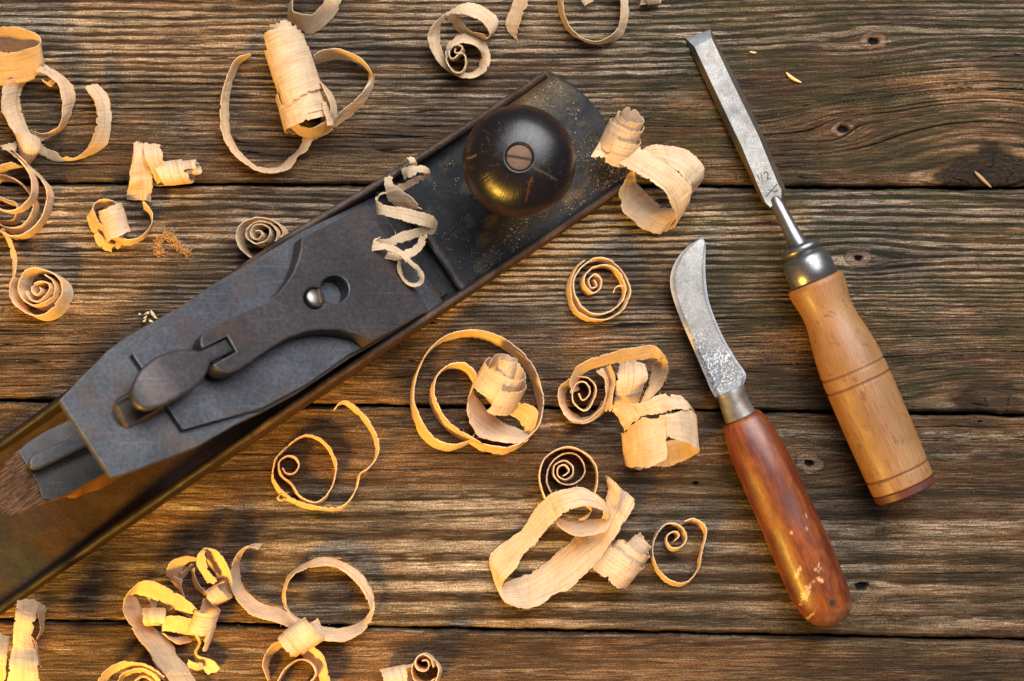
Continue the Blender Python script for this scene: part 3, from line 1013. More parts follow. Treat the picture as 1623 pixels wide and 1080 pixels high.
# ------------------------------------------------------------------ chisel
def chisel():
    tip = P(1107, 55, 1.0)
    end = P(1436.5, 782, 14.3)
    ch = empty('wood_chisel', tip * np.array([1, 1, 0]))
    tag(ch, 'steel chisel with pale ringed wooden handle and dark red end, right of the knife', 'chisel')
    # blade: flat ground top between two dark bevels
    def st(lo, lt, rt, ro, zb, th):
        return [P(*lo, zb), P(*lt, zb + th), P(*rt, zb + th), P(*ro, zb)]
    secs = [st((1086.5, 62.5), (1087.5, 61.5), (1126, 46.8), (1127, 47.5), .4, .25),
            st((1092, 76), (1100.5, 74), (1128, 60.5), (1132, 59), .5, 3.2),
            st((1125, 146), (1134, 145), (1161, 131), (1168, 128), 1.8, 3.3),
            st((1166, 234), (1175, 231), (1202, 215), (1209, 213), 4.0, 3.5),
            st((1202, 309), (1208, 310), (1233, 291), (1241, 289), 6.0, 3.8),
            st((1208, 321), (1213, 321), (1238.5, 301), (1245, 302), 6.2, 3.8),
            st((1219, 328), (1221, 329), (1238, 316), (1241, 318), 6.4, 4.0)]
    b = MB()
    v = []
    for a in secs:
        v += a + [a[0] * np.array([1, 1, 1]) - zW * .5, a[3] - zW * .5]
    # two materials would split the blade: dark bevels are a separate part
    top = MB(); side = MB(); tipb = MB()
    for i in range(len(secs) - 1):
        A, B = secs[i], secs[i + 1]
        if i == 0:
            tipb.add([A[1], A[2], B[2], B[1]], [(0, 3, 2, 1)])
        else:
            top.add([A[1], A[2], B[2], B[1]], [(0, 3, 2, 1)])
        side.add([A[0], A[1], B[1], B[0]], [(0, 3, 2, 1)])
        side.add([A[2], A[3], B[3], B[2]], [(0, 3, 2, 1)])
        side.add([A[3], A[0], B[0], B[3]], [(0, 3, 2, 1)])
    top.build('blade', M_STEEL, ch, smooth=False)
    tipb.build('cutting_bevel', M_TIP, ch, smooth=False)
    side.build('blade_bevel', M_BEVEL, ch, smooth=False)
    # axis of shank and handle
    h0 = P(1233, 326, 8.6)
    h1 = P(1272, 402, 13.2)
    ax = end - h1; L = np.linalg.norm(ax); ax /= L
    b = MB()
    a2 = h1 - h0; l2 = np.linalg.norm(a2)
    lathe(b, h0, a2, [(-5, 1.5), (-3, 3.0), (1, 3.2), (4, 3.1), (l2 * .5, 3.35), (l2 * .75, 3.9), (l2 * .93, 5.0), (l2, 5.8)], 40)
    o = b.build('shank', M_POLISH, ch)
    b = MB()
    lathe(b, h1, ax, [(-4.2, 4.6), (-4, 6.8), (-3.2, 8.0), (-1.8, 8.4), (-.6, 8.0), (-.1, 7.4), (.2, 7.6), (1.0, 8.9), (2.2, 9.9), (4, 10.4), (8, 10.6), (12.2, 10.7), (12.6, 10.4), (12.6, 3)], 64)
    o = b.build('ferrule', M_POLISH, ch)
    auto_smooth(o, 45)

    def col(s, a, G):
        base = np.array([.190, .086, .029]); pale = np.array([.270, .136, .054])
        c = mixc(base, pale, .5 + .6 * fbm(s / 25, np.sin(a) * 2, 411) + .2 * fbm(s / 30, np.cos(a) * 14, 412))
        wx = s / 7 + .8 * vn(s / 5, a * 3, 431); wy = a * 2.2 + .6 * vn(s / 6, a * 2 + 9, 432)
        d = sstep(.42, .8, fbm(wx, wy, 413))
        c = mixc(c, np.array([.20, .085, .03]), d * .5)
        d = sstep(.6, .8, fbm(s / 2.4 + wy, a * 7 + .7 * wx, 415))
        c = mixc(c, np.array([.12, .05, .02]), d * .7)
        c = mixc(c, np.array([.24, .085, .025]), sstep(19, 13, s) * .55)
        for g in (54.0, 60.0, 101.5, 108.2):
            c = mixc(c, np.array([.15, .06, .02]), (1 - sstep(.3, .8, np.abs(s - g))) * .85)
        return np.clip(c, 0, .9)
    R0 = [(12.65, 8), (12.7, 11.6), (13.5, 12.3), (15, 12.5), (18, 12.2), (24, 11.1), (28, 10.9), (33, 11.3), (40, 12.6), (47, 13.6), (54, 14.1), (62, 14.3), (85, 14.2), (100, 13.9), (110, 13.6), (L - 3.6, 13.3)]
    ss = np.unique(np.concatenate([np.linspace(12.65, L - 3.6, 260)] + [np.linspace(g - 1, g + 1, 12) for g in (54.0, 60.0, 101.5, 108.2)]))
    rr = np.interp(ss, [a for a, b_ in R0], [b_ for a, b_ in R0])
    ker = np.ones(9) / 9
    rs_ = np.convolve(np.pad(rr, 4, mode='edge'), ker, mode='valid')
    rr = np.where(ss > 18, rs_, rr)
    for g in (54.0, 60.0, 101.5, 108.2):
        rr = rr - .55 * np.exp(-((ss - g) / .45) ** 2)
    b = MB()
    lathe(b, h1, ax, list(zip(ss, rr)), 140, col)
    b.build('handle', M_BEECH, ch)
    b = MB()
    lathe(b, h1, ax, [(L - 3.6, 13.0), (L - 3.4, 13.6), (L - .6, 13.4), (L, 12.6), (L, 0)], 72)
    o = b.build('end_cap', M_ENDRED, ch)
    auto_smooth(o, 45)
    # stamped figure one half on the blade, and a scratched cross below it
    blade_dir = (secs[5][1] + secs[5][2]) / 2 - (secs[2][1] + secs[2][2]) / 2
    blade_dir /= np.linalg.norm(blade_dir)
    rx = (secs[4][2] - secs[4][1]); rx -= blade_dir * (rx @ blade_dir); rx /= np.linalg.norm(rx)
    nm = np.cross(blade_dir, rx)
    nm = nm if nm[2] > 0 else -nm
    up = np.cross(nm, rx)

    def stamp(txt, px, py, size):
        fc = bpy.data.curves.new('stamp', 'FONT')
        fc.body = txt
        fc.size = size
        fc.align_x = 'CENTER'; fc.align_y = 'CENTER'
        fc.extrude = .03
        fc.offset = .035
        t = bpy.data.objects.new('stamp', fc)
        COL.objects.link(t)
        me = bpy.data.meshes.new_from_object(t.evaluated_get(bpy.context.evaluated_depsgraph_get()))
        bpy.data.objects.remove(t)
        # place on the flat of the blade
        q0 = (secs[3][1] + secs[4][2]) / 2
        d = P(px, py, 0) - CAM
        k = np.dot(q0 - CAM, nm) / np.dot(d, nm)
        o0 = CAM + k * d + nm * .03
        co = np.zeros(len(me.vertices) * 3)
        me.vertices.foreach_get('co', co)
        co = co.reshape(-1, 3)
        w = (o0 + co[:, :1] * rx + co[:, 1:2] * up + co[:, 2:] * nm) * .001 - np.array(ch.location)
        me.vertices.foreach_set('co', w.ravel())
        return me, o0
    parts = [stamp('1', 1202.0, 281.5, 3.4), stamp('/', 1207.5, 282, 5.6), stamp('2', 1216, 279.5, 5.6)]
    bmx = MB()
    for me, _ in parts:
        nv = len(me.vertices)
        co = np.zeros(nv * 3)
        me.vertices.foreach_get('co', co)
        bmx.add((co.reshape(-1, 3) + np.array(ch.location)) * 1000, [tuple(p.vertices) for p in me.polygons])
        bpy.data.meshes.remove(me)
    bmx.build('size_stamp', M_STAMP, ch, smooth=False)
    sc = MB()
    for (x0, y0, x1, y1, wd) in ((1214, 312, 1232, 292, .55), (1218, 301, 1230, 305, .45), (1229, 303, 1233, 302, .8), (1110, 92, 1116, 103, .9)):
        q = []
        for x, y in ((x0, y0), (x1, y1)):
            d = P(x, y, 0) - CAM
            q0 = (secs[3][1] + secs[4][2]) / 2 if y > 200 else (secs[1][1] + secs[2][2]) / 2
            k = np.dot(q0 - CAM, nm) / np.dot(d, nm)
            q.append(CAM + k * d + nm * .04)
        sc = MB()
        bar(sc, (q[0] + q[1]) / 2, q[1] - q[0], float(np.linalg.norm(q[1] - q[0])), wd, nm, .06)
        sc.build('scratch_mark', M_STAMP, ch, smooth=False)


chisel()


# ------------------------------------------------------------------ knife
def knife():
    kf = empty('pruning_knife', P(1165, 640, 0))
    tag(kf, 'curved blade knife with varnished red brown wooden handle, between shavings and chisel', 'knife')
    # blade: left and right outline pairs, ground to an edge on both sides
    left = [(1112, 378.5), (1103, 382), (1088, 393), (1075, 407.6), (1065.5, 426), (1062, 445), (1065.5, 469), (1077.6, 504), (1094, 542), (1112.5, 585), (1126, 617), (1134, 631)]
    right = [(1114, 378.5), (1118, 385), (1118.3, 396), (1118, 410), (1118, 426), (1119, 447), (1123, 475), (1132.7, 504), (1147.5, 537), (1166, 569), (1182, 593), (1178.5, 610)]
    A = smooth_loop(left, 34, closed=False); B = smooth_loop(right, 34, closed=False)
    n = len(A)
    vv = np.linspace(0, 1, 100)
    rowsT = []; rowsB = []; ct = []
    for i in range(n):
        f = i / (n - 1)
        z0 = lerp(3.0, 9.0, f)
        tk = lerp(1.3, 3.2, f)
        prof = np.minimum(1, np.minimum(vv / .16, (1 - vv) / .12)) ** .8
        px = A[i, 0] + (B[i, 0] - A[i, 0]) * vv
        py = A[i, 1] + (B[i, 1] - A[i, 1]) * vv
        rowsT.append([P(x, y, z0 + tk * .5 * p) for x, y, p in zip(px, py, prof)])
        rowsB.append([P(x, y, z0 - tk * .5 * p) for x, y, p in zip(px, py, prof)])
    T = np.array(rowsT); Bm = np.array(rowsB)
    X = T[..., 0]; Y = T[..., 1]
    f = np.linspace(0, 1, n)[:, None] + 0 * X
    base = mixc(np.array([.12, .12, .122]), np.array([.23, .23, .23]), .5 + .5 * fbm(X / 6, Y / 6, 501) + .35 * fbm(X / .7, Y / .7, 502))
    pit = sstep(.60, .80, f + .10 * fbm(X / 8, Y / 8, 503)) * sstep(.985, .93, f)
    white = sstep(-.25, .25, fbm(X / .55, Y / .55, 504) + .6 * fbm(X / 4, Y / 4, 505))
    base = mixc(base, np.array([.50, .50, .50]), pit * white * .8)
    core = np.exp(-((f - .86) / .08) ** 2)
    base = mixc(base, np.array([.05, .048, .05]), np.clip(pit * sstep(-.05, .25, fbm(X / .55, Y / .55, 506) - .15 + .35 * core), 0, .85))
    base = mixc(base, np.array([.17, .175, .19]), sstep(.55, .8, f) * (1 - pit * white) * .6)
    edge = 1 - np.minimum(1, np.minimum(vv / .10, (1 - vv) / .08))
    base = mixc(base, np.array([.62, .63, .66]), edge[None, :] * .55 + 0 * X)
    b = MB()
    b.grid(T, None, base, flip=True)
    b.grid(Bm, None, base * .5)
    nt = NT('pitted_blade')
    co = obj_co(nt)
    c = tone(nt)
    fz = nt.noise(co, 1400, 4, .65)
    c = nt.mix(.6, c, nt.ramp(fz, [(.3, .6), (.5, 1.), (.7, 1.4)]), 'MULTIPLY')
    p = nt.princ(Base__Color=c, Metallic=.35, Roughness=.5, Normal=nt.bump(fz, .35, .0001))
    b.build('blade', nt.done(p), kf)
    # ferrule + handle: oval sections from outline pairs
    def oval(name, pairs, zc, flat, mat, colf, sub=14):
        A = smooth_loop([p[0] for p in pairs], sub, closed=False)
        B = smooth_loop([p[1] for p in pairs], sub, closed=False)
        seg = 120
        a = np.linspace(0, 2 * PI, seg, endpoint=False)
        rows = []
        m = len(A)
        acc = 0; us = []
        last = None
        for i in range(m):
            f = i / (m - 1)
            z = np.interp(f, [q[0] for q in zc], [q[1] for q in zc])
            pa = P(*A[i], z); pb = P(*B[i], z)
            cc = (pa + pb) / 2; hw = (pb - pa) / 2
            hh = np.linalg.norm(hw) * np.interp(f, [q[0] for q in flat], [q[1] for q in flat])
            rows.append([cc + hw * math.cos(x) * 1 + zW * hh * math.sin(x) for x in a])
            if last is not None:
                acc += np.linalg.norm(cc - last)
            last = cc; us.append(acc)
        G = np.array(rows)
        us = np.array(us)
        uv = np.stack(np.broadcast_arrays(us[:, None], np.abs(((a / PI) % 2) - 1)[None, :] * 40), -1)
        c = colf(G, us[:, None] / us[-1] + 0 * a[None, :], a[None, :] + 0 * us[:, None])
        b = MB()
        b.grid(G, uv, c, wrap=True)
        k = seg
        b.add(G[0], [tuple(range(k))], None, c[0]); b.add(G[-1], [tuple(range(k))[::-1]], None, c[-1])
        return b.build(name, mat, kf)

    def fer(G, u, a):
        c = mixc(np.array([.19, .17, .14]), np.array([.07, .035, .018]), .4 + .7 * fbm(u * 5, np.sin(a) * 3, 521))
        return mixc(c, np.array([.62, .60, .56]), sstep(.55, .85, fbm(u * 3 + 5, np.sin(a) * 2, 522)) * .7)
    o = oval('ferrule', [((1134, 630), (1178.5, 609)), ((1138, 636), (1181, 616)), ((1143, 650), (1185, 629)), ((1148, 665), (1192, 642)), ((1151.5, 672), (1197, 650))],
             [(0, 9), (1, 9.6)], [(0, .80), (1, .95)], M_KNIFE_F, fer, 8)

    def red(G, u, a):
        x = G[..., 0]; y = G[..., 1]; z = G[..., 2]
        c = mixc(np.array([.075, .012, .003]), np.array([.21, .050, .007]), .40 + .95 * fbm(u * 5, np.sin(a) * 2.2, 531) + .35 * fbm(u * 9, np.cos(a) * 12, 532))
        # dark streak down the middle and stains
        stv = np.cos(a) - (-.25 + 1.0 * u)
        dk = np.exp(-(stv / .30) ** 2) * sstep(.02, .15, u) * sstep(.62, .4, u) * (np.sin(a) > 0)
        c = mixc(c, np.array([.075, .016, .013]), dk * (.8 + .3 * fbm(u * 12, np.cos(a) * 5, 535)))
        d = sstep(.2, .7, fbm(u * 14, np.cos(a) * 6 + np.sin(a), 533)) * (.35 + .3 * (np.cos(a) > 0))
        c = mixc(c, np.array([.11, .024, .010]), d)
        d = sstep(.55, .8, fbm(u * 55, np.cos(a) * 22, 537))
        c = mixc(c, np.array([.07, .02, .01]), d * .7)
        d = sstep(-.1, .6, fbm(u * 26, a * 5 + 2 * u, 541))
        c = mixc(c, np.array([.060, .010, .004]), d * .42)
        d = sstep(.15, .7, fbm(u * 10 + 3, a * 7, 542))
        c = mixc(c, np.array([.30, .085, .012]), d * .22)
        # bare butt end and chips in the varnish
        endw = sstep(.905, .935, u + .02 * np.cos(a) + .015 * fbm(x / 3, y / 3, 536))
        c = mixc(c, np.array([.17, .066, .026]) * (1 + .4 * fbm(x / 2, y / 2, 538))[..., None], endw * .85)
        pale = np.array([.46, .28, .13])
        for (px, py, rx, ry, ang) in ((1276, 940, 6, 17, -20), (1284, 981, 2.5, 16, -28), (1263, 908, 2, 12, -20), (1300, 900, 1.2, 5, 60), (1293, 903, 1.2, 4.5, 60), (1296, 893, 1, 4, 70), (1296, 917, 3.2, 2.6, 0), (1301, 920, 2.5, 3, 0), (1290, 877, 1, 3, 60), (1277, 837, 1, 3, 70), (1250, 842, .8, 4, 70), (1277, 817, .8, 4, 50)):
            q = P(px, py, 20)
            t = math.radians(ang)
            dx = (x - q[0]) / S; dy = (y - q[1]) / S
            ex = dx * math.cos(t) + dy * math.sin(t); ey = -dx * math.sin(t) + dy * math.cos(t)
            r = np.sqrt((ex / rx) ** 2 + (ey / ry) ** 2) + .75 * fbm(x / .9, y / .9, 540)
            c = mixc(c, pale * (1.25 if rx < 4 and py in (917, 920) else 1), (1 - sstep(.75, 1.05, r)) * (z > 14) * .9)
        q = P(1317, 954, 19)
        r = np.hypot(x - q[0], y - q[1])
        c = mixc(c, np.array([.08, .035, .016]), (1 - sstep(1.3, 2.6, r)) * (z > 12) * .8)
        return np.clip(c, .003, .8)
    prs = [((1150, 674), (1199, 649)), ((1147.5, 677), (1205, 651)), ((1148, 688), (1213, 660)), ((1155, 716), (1232, 686)), ((1167, 748), (1252, 722)), ((1186, 792), (1283, 790)),
           ((1206, 838), (1303, 832)), ((1228, 891), (1323, 876)), ((1246, 933), (1338, 914)), ((1258, 956), (1346, 937)), ((1268, 971), (1349, 956)), ((1279, 983), (1345, 972)), ((1290, 990), (1336, 982)), ((1301, 992.5), (1324, 989.5)), ((1310, 993), (1314, 992.5))]
    prs[5] = ((1186, 792), (1274, 769))
    prs[4] = ((1168, 750), (1254, 725))
    o = oval('handle', prs, [(0, 9.8), (.3, 11.5), (.9, 12.2), (1, 11.5)], [(0, .9), (.4, .88), (.85, .84), (1, .8)], M_RED, red, 12)
    b = MB()
    q = P(1317, 954, 19.5)
    g = np.array(o.data.vertices[0].co)
    co = np.zeros(len(o.data.vertices) * 3)
    o.data.vertices.foreach_get('co', co)
    co = (co.reshape(-1, 3) + wloc(o)) * 1000
    near = np.hypot(co[:, 0] - q[0], co[:, 1] - q[1]) < 1.3
    zt = co[near, 2].max()
    lathe(b, np.array([q[0], q[1], 12]), zW, [(0, 1.15), (zt - 12 - .15, 1.15), (zt - 12 + .06, 1.0), (zt - 12 + .07, 0)], 24)
    b.build('hanging_hole', M_BLACK, o, smooth=False)


M_KNIFE_F = mat_metal('worn_collar', (.075, .060, .048), (.21, .20, .19), .42, .5, 140, .5)
knife()


# ------------------------------------------------------------------ wood shavings
class Shav:
    def __init__(self, seed):
        self.b = MB()
        self.seed = seed
        self.r = random.Random(seed)
        self.k = 0
        self.uoff = 0.0

    def sheet(self, A, B, rag=.62, th=.38, cup=.0, wav=.16, fray=1.0):
        """A, B: dense rows of edge points (mm)"""
        self.k += 1
        sd = self.seed * 31 + self.k * 7
        C = (A + B) / 2
        # resample to an even step along the length
        d = np.concatenate([[0], np.cumsum(np.linalg.norm(np.diff(C, axis=0), axis=1) + .35 * (np.linalg.norm(np.diff(A, axis=0), axis=1) + np.linalg.norm(np.diff(B, axis=0), axis=1)))])
        L = d[-1]
        m = max(8, int(L / .62))
        u = np.linspace(0, L, m)
        A = np.stack([np.interp(u, d, A[:, i]) for i in range(3)], 1)
        B = np.stack([np.interp(u, d, B[:, i]) for i in range(3)], 1)
        W = np.linalg.norm(B - A, axis=1).clip(.4)
        K = 9
        v = np.linspace(0, 1, K)
        # ragged edges with now and then a torn notch
        def edge(o):
            e = rag * (.55 * fbm(u / 1.6, u * 0 + o, sd, 3) + .45 * vn(u / 5, u * 0 + o, sd + 3))
            e = e + 1.3 * rag * sstep(.55, .8, vn(u / 3.1, u * 0 + o, sd + 5)) * 1.2
            return e / W + .07 * vn(u / 11, u * 0 + o, sd + 6)
        e0 = np.clip(edge(.3), -.25, .35); e1 = np.clip(edge(7.7), -.25, .35)
        VV = (e0[:, None] * (1 - v)[None, :] + (1 - e1)[:, None] * v[None, :])
        G = A[:, None, :] * (1 - VV)[..., None] + B[:, None, :] * VV[..., None]
        tg = np.gradient(G.mean(1), axis=0)
        tg /= np.linalg.norm(tg, axis=1).clip(1e-6)[:, None]
        # torn ends
        for s_, row in ((-1, 0), (1, -1)):
            G[row] += tg[row] * s_ * (.8 * fbm(v * 5, v * 0 + row, sd + 8)[:, None] + .2)
        wd = (B - A) / W[:, None]
        nr = np.cross(tg, wd)
        nr /= np.linalg.norm(nr, axis=1).clip(1e-6)[:, None]
        uu = u[:, None] + 0 * VV
        off = wav * vn(uu / 4.2, VV * W[:, None] / 3.5, sd + 9) + .09 * vn(uu / 1.15, VV * W[:, None] / 4.5, sd + 10) + cup * W[:, None] * (1 - (2 * VV - 1) ** 2)
        G = G + nr[:, None, :] * off[..., None]
        half = th / 2 * (1 - .25 * np.abs(2 * v - 1) ** 4)
        T = G + nr[:, None, :] * half[None, :, None]
        Bm = G - nr[:, None, :] * half[None, :, None]
        uv = np.stack([uu + self.uoff, VV * W.mean()], -1)
        self.uoff += L + 20
        n0 = self.b.n
        self.b.grid(T, uv)
        self.b.grid(Bm, uv, flip=True)
        mk = m * K
        f = []
        for i in range(m - 1):
            a0 = n0 + i * K; a1 = n0 + (i + 1) * K
            f.append((a0, a1, a1 + mk, a0 + mk))
            a0 += K - 1; a1 += K - 1
            f.append((a0, a0 + mk, a1 + mk, a1))
        for j in range(K - 1):
            a0 = n0 + j
            f.append((a0, a0 + mk, a0 + mk + 1, a0 + 1))
            a0 = n0 + (m - 1) * K + j
            f.append((a0, a0 + 1, a0 + 1 + mk, a0 + mk))
        self.b.f.extend(f)
        # loose fibres on the edges
        nf = int(L / 9 * fray * self.r.uniform(.6, 1.3))
        for _ in range(nf):
            i = self.r.randrange(m)
            s_ = self.r.choice((0, 1))
            o = (G[i, 0] if s_ == 0 else G[i, -1])
            outd = (-wd[i] if s_ == 0 else wd[i])
            dr = tg[i] * self.r.choice((-1, 1)) * self.r.uniform(.5, 1.2) + outd * self.r.uniform(.3, 1.0)
            dr /= np.linalg.norm(dr)
            sw = nr[i] * self.r.choice((-1, 1))
            l = self.r.uniform(.8, 2.4); wdt = self.r.uniform(.10, .26)
            curl = self.r.uniform(.4, 2.6)
            pts = []
            p = o.copy(); ang = 0
            for q in range(7):
                pts.append(p.copy())
                p = p + (dr * math.cos(ang) + sw * math.sin(ang)) * l / 6
                ang += curl / 6
            side = np.cross(dr, sw); side /= np.linalg.norm(side)
            vv_ = []; ff = []
            for q, p in enumerate(pts):
                w2 = wdt * (1 - q / 7)
                vv_ += [p + side * w2 / 2, p - side * w2 / 2]
                if q:
                    ff.append((2 * q - 2, 2 * q - 1, 2 * q + 1, 2 * q))
            self.b.add(vv_, ff, np.full((len(vv_), 2), self.r.uniform(0, 50)))
        return self

    def rib(self, pts, za=1.0, zb=8.0, **kw):
        """traced ribbon: (xa,ya,xb,yb) in photo px for both edges; za, zb heights (mm), scalars or lists"""
        n = len(pts)
        za = np.interp(np.linspace(0, 1, n), np.linspace(0, 1, len(za)), za) if hasattr(za, '__len__') else np.full(n, za)
        zb = np.interp(np.linspace(0, 1, n), np.linspace(0, 1, len(zb)), zb) if hasattr(zb, '__len__') else np.full(n, zb)
        A = np.array([P(p[0], p[1], z) for p, z in zip(pts, za)])
        B = np.array([P(p[2], p[3], z) for p, z in zip(pts, zb)])
        return self.sheet(smooth_loop(A, 14, closed=False), smooth_loop(B, 14, closed=False), **kw)

    def edge(self, path, w=8.0, lean=(0, 0), z0=.3, jit=.7, **kw):
        """ribbon standing on its edge; path traced along its upper edge"""
        n = len(path)
        kw.setdefault('th', .62)
        w = np.interp(np.linspace(0, 1, n), np.linspace(0, 1, len(w)), w) if hasattr(w, '__len__') else np.full(n, w)
        z0 = np.interp(np.linspace(0, 1, n), np.linspace(0, 1, len(z0)), z0) if hasattr(z0, '__len__') else np.full(n, z0)
        T = np.array([P(x, y, a + b_) for (x, y), a, b_ in zip(path, w, z0)])
        Bt = T.copy()
        Bt[:, 2] = z0
        s = np.arange(n)
        Bt[:, 0] -= lean[0] + jit * vn(s / 3.1, s * 0, self.seed + 5)
        Bt[:, 1] -= lean[1] + jit * vn(s / 3.1, s * 0, self.seed + 6)
        return self.sheet(smooth_loop(Bt, 14, closed=False), smooth_loop(T, 14, closed=False), **kw)

    def coil(self, p0, p1, r0, r1, turns, width, ph=0.0, flat=1.0, **kw):
        """rolled ribbon; axis from p0 to p1 (px, py, z mm), radii in mm"""
        a0 = P(*p0); a1 = P(*p1)
        ax = a1 - a0
        L = np.linalg.norm(ax); ax /= L
        e1 = np.cross(ax, zW)
        if np.linalg.norm(e1) < .2:
            e1 = np.array([1.0, 0, 0])
        e1 /= np.linalg.norm(e1)
        e2 = np.cross(ax, e1)
        m = int(abs(turns) * 60) + 8
        t = np.linspace(0, 1, m)
        an = ph + turns * 2 * PI * t
        r = r0 + (r1 - r0) * t + .25 * vn(t * abs(turns) * 2, t * 0, self.seed + 77)
        c = a0 + (a1 - a0) * t[:, None] + r[:, None] * (np.cos(an)[:, None] * e1 * flat + np.sin(an)[:, None] * e2)
        w = np.interp(t, np.linspace(0, 1, len(width)), width) if hasattr(width, '__len__') else np.full(m, float(width))
        A = c - ax * w[:, None] / 2; B = c + ax * w[:, None] / 2
        if kw.pop('swap', False):
            A, B = B, A
        return self.sheet(A, B, **kw)

    def done(self, label, name='wood_shaving', cat='shaving', group='wood shavings scattered over the bench'):
        o = self.b.build(name, M_SHAV, None, origin='base')
        auto_smooth(o, 60)
        return tag(o, label, cat, group)


# --- upper left corner
s = Shav(1)
ring = []
for a in np.linspace(PI + .35, 3 * PI - .25, 24):
    ring.append((-12 + 76 * math.cos(a), 63 + 21 * math.sin(a), -8 + 79 * math.cos(a), 108 + 25 * math.sin(a)))
s.rib(ring, 18, 6)
s.done('broad pale ring shaped band cut by the left edge, above the frayed loop')

s = Shav(2)
s.rib([(134, 138, 157, 134), (145, 152, 169, 150), (152, 170, 175, 167), (153, 191, 178, 188), (150, 212, 174, 213), (139, 233, 164, 234), (122, 249, 136, 249),
       (104, 249, 104, 256), (86, 240, 80, 253), (67, 231, 62, 245), (50, 222, 44, 238)], [9, 10, 10, 9, 5, 2, 3, 5], [2, 2, 2, 1, .5, .5, .5, 6])
s.rib([(56, 124, 14, 128), (40, 132, 4, 137), (33, 146, 2, 154), (31, 164, 3, 173), (35, 182, 11, 194), (43, 203, 23, 212), (52, 216, 36, 226)], 1, [9, 10, 11, 10, 9])
s.rib([(58, 112, 69, 103), (75, 119, 88, 112), (92, 134, 107, 127), (97, 154, 118, 145), (99, 170, 118.5, 161), (98, 187, 113, 181), (90, 203, 104, 200), (69, 212, 88, 213), (48, 206, 66, 224)],
      [12, 11, 10, 10, 9, 8, 8, 9], [7, 3, 1, 1, 1, 1, 2, 5])
s.rib([(62, 105, 70, 108), (78, 113, 80, 122), (82, 124, 88, 130), (76, 131, 80, 137), (68, 127, 70, 131)], 9, 5, fray=2)
s.rib([(24, 213, 62, 220), (27, 226, 63, 236), (31, 244, 60, 246), (37, 258, 51, 257), (42, 270, 44, 270)], [10, 11, 8, 4, 1], [9, 11, 9, 4, 1], cup=.3)
s.rib([(3, 232, 6, 238), (14, 228, 14, 240), (26, 226, 26, 238)], 6, 9, fray=8, rag=1.0)
s.done('shaving with a frayed loop and a hooked tail opening upward, top left corner')

s = Shav(3)
s.edge([(44, 262), (69, 290), (74.5, 313), (68, 340), (47, 365), (22, 374), (0, 366), (-25, 345), (-35, 315), (-25, 290), (0, 278), (25, 285), (42, 302), (53, 321), (47, 343), (30, 360), (5, 358), (-15, 340), (-20, 320), (-8, 310), (11, 317), (25, 322), (27, 335), (19, 349), (0, 350)], [9, 9, 8, 7, 6], lean=(-.5, 1.5))
s.edge([(12, 238), (33, 257), (46, 274), (50, 296), (46, 313), (30, 329), (14, 334), (0, 332), (-20, 320), (-30, 295), (-20, 272), (0, 262), (20, 258)], 9, z0=[4, 8, 8, 8], lean=(-1, 1))
s.rib([(17, 234, 22, 238), (30, 250, 34, 250), (40, 264, 44, 262)], 12, 14, fray=3)
s.done('nest of thin concentric loops at the left picture edge above the seam')

s = Shav(4)
s.rib([(0, 364, 6, 362), (10, 380, 16, 376), (17, 397, 23, 394), (19, 412, 27, 410), (21, 428, 25, 428), (20, 440, 23, 441)], [7, 6, 4, 3, 5, 5], [9, 8, 6, 5, 8, 8])
s.edge([(21, 440), (14, 454), (18, 474), (33, 490.5), (55.5, 500), (78, 493), (93, 474), (98, 457), (92, 440.5), (75, 429.5), (55.5, 425), (42, 429), (32, 441), (29, 460), (39, 477), (56, 484), (73, 478), (86, 462), (84, 446), (72, 436)], 9, lean=(-2.2, 1.8), z0=.3)
s.edge([(41, 462), (46, 474), (57, 478), (67, 473), (78, 461), (76, 450), (66, 446), (54, 450), (50, 459), (55, 467), (64, 462), (62, 455)], 10, lean=(-2.0, 1.5))
s.done('tight round coil with a thin strip leading up to the nest of loops')

# --- small ones on the left
s = Shav(5)
s.rib([(213, 227, 227, 229), (211, 247, 229, 250), (207, 269, 236, 268), (203, 291, 241, 288), (200.5, 314, 240, 319)], [10, 13, 12, 9, 3], [11, 12, 9, 7, 3], wav=.4)
s.rib([(214, 226, 227, 228), (212, 236, 213, 240), (210, 252, 209, 262)], 9, 4)
s.rib([(227, 227, 253, 229), (230, 243, 256, 243), (233, 258, 257, 253), (242, 275, 263, 258), (250, 292, 280, 268)], [12, 14, 13, 9, 3], [11, 12, 12, 11, 9], wav=.3)
s.coil((262, 276, 6), (299, 272, 6), 5.6, 4.6, 1.6, [13, 12, 9], ph=.8)
s.coil((298, 270, 7), (312, 268, 7), 2.0, 2.6, 1.4, 5, ph=.4)
s.done('crumpled folded shaving lying over the upper seam, left of the plane')

s = Shav(6)
s.rib([(190, 336, 190, 347), (181, 321, 179, 333), (166, 315.5, 164, 328), (153, 320, 149, 335), (148, 332, 138, 345), (157, 350, 146, 366), (171, 365, 163, 376), (191, 377, 186, 386), (208, 379.5, 205, 389), (226, 373, 225, 381), (238, 359, 237, 366), (242, 344, 240, 352), (238, 330, 236, 338), (228, 319, 227, 332)],
      [8, 9, 9, 10, 10, 9, 8, 8, 8], [1, .5])
s.coil((178, 342, 6), (184, 362, 6), 5.0, 5.6, 2.1, [10, 11], ph=1.0)
s.rib([(150, 372, 163, 372), (152, 384, 166, 378), (163, 394, 172, 384), (176, 400, 180, 386)], [6, 4, 2, 1], [7, 6, 5, 5])
s.rib([(196, 372, 184, 378), (195, 386, 184, 384), (188, 396, 181, 388)], [6, 3, 1], [7, 6, 5])
s.done('small shaving with a hoop around a stubby roll, beside the brown fibre clump')

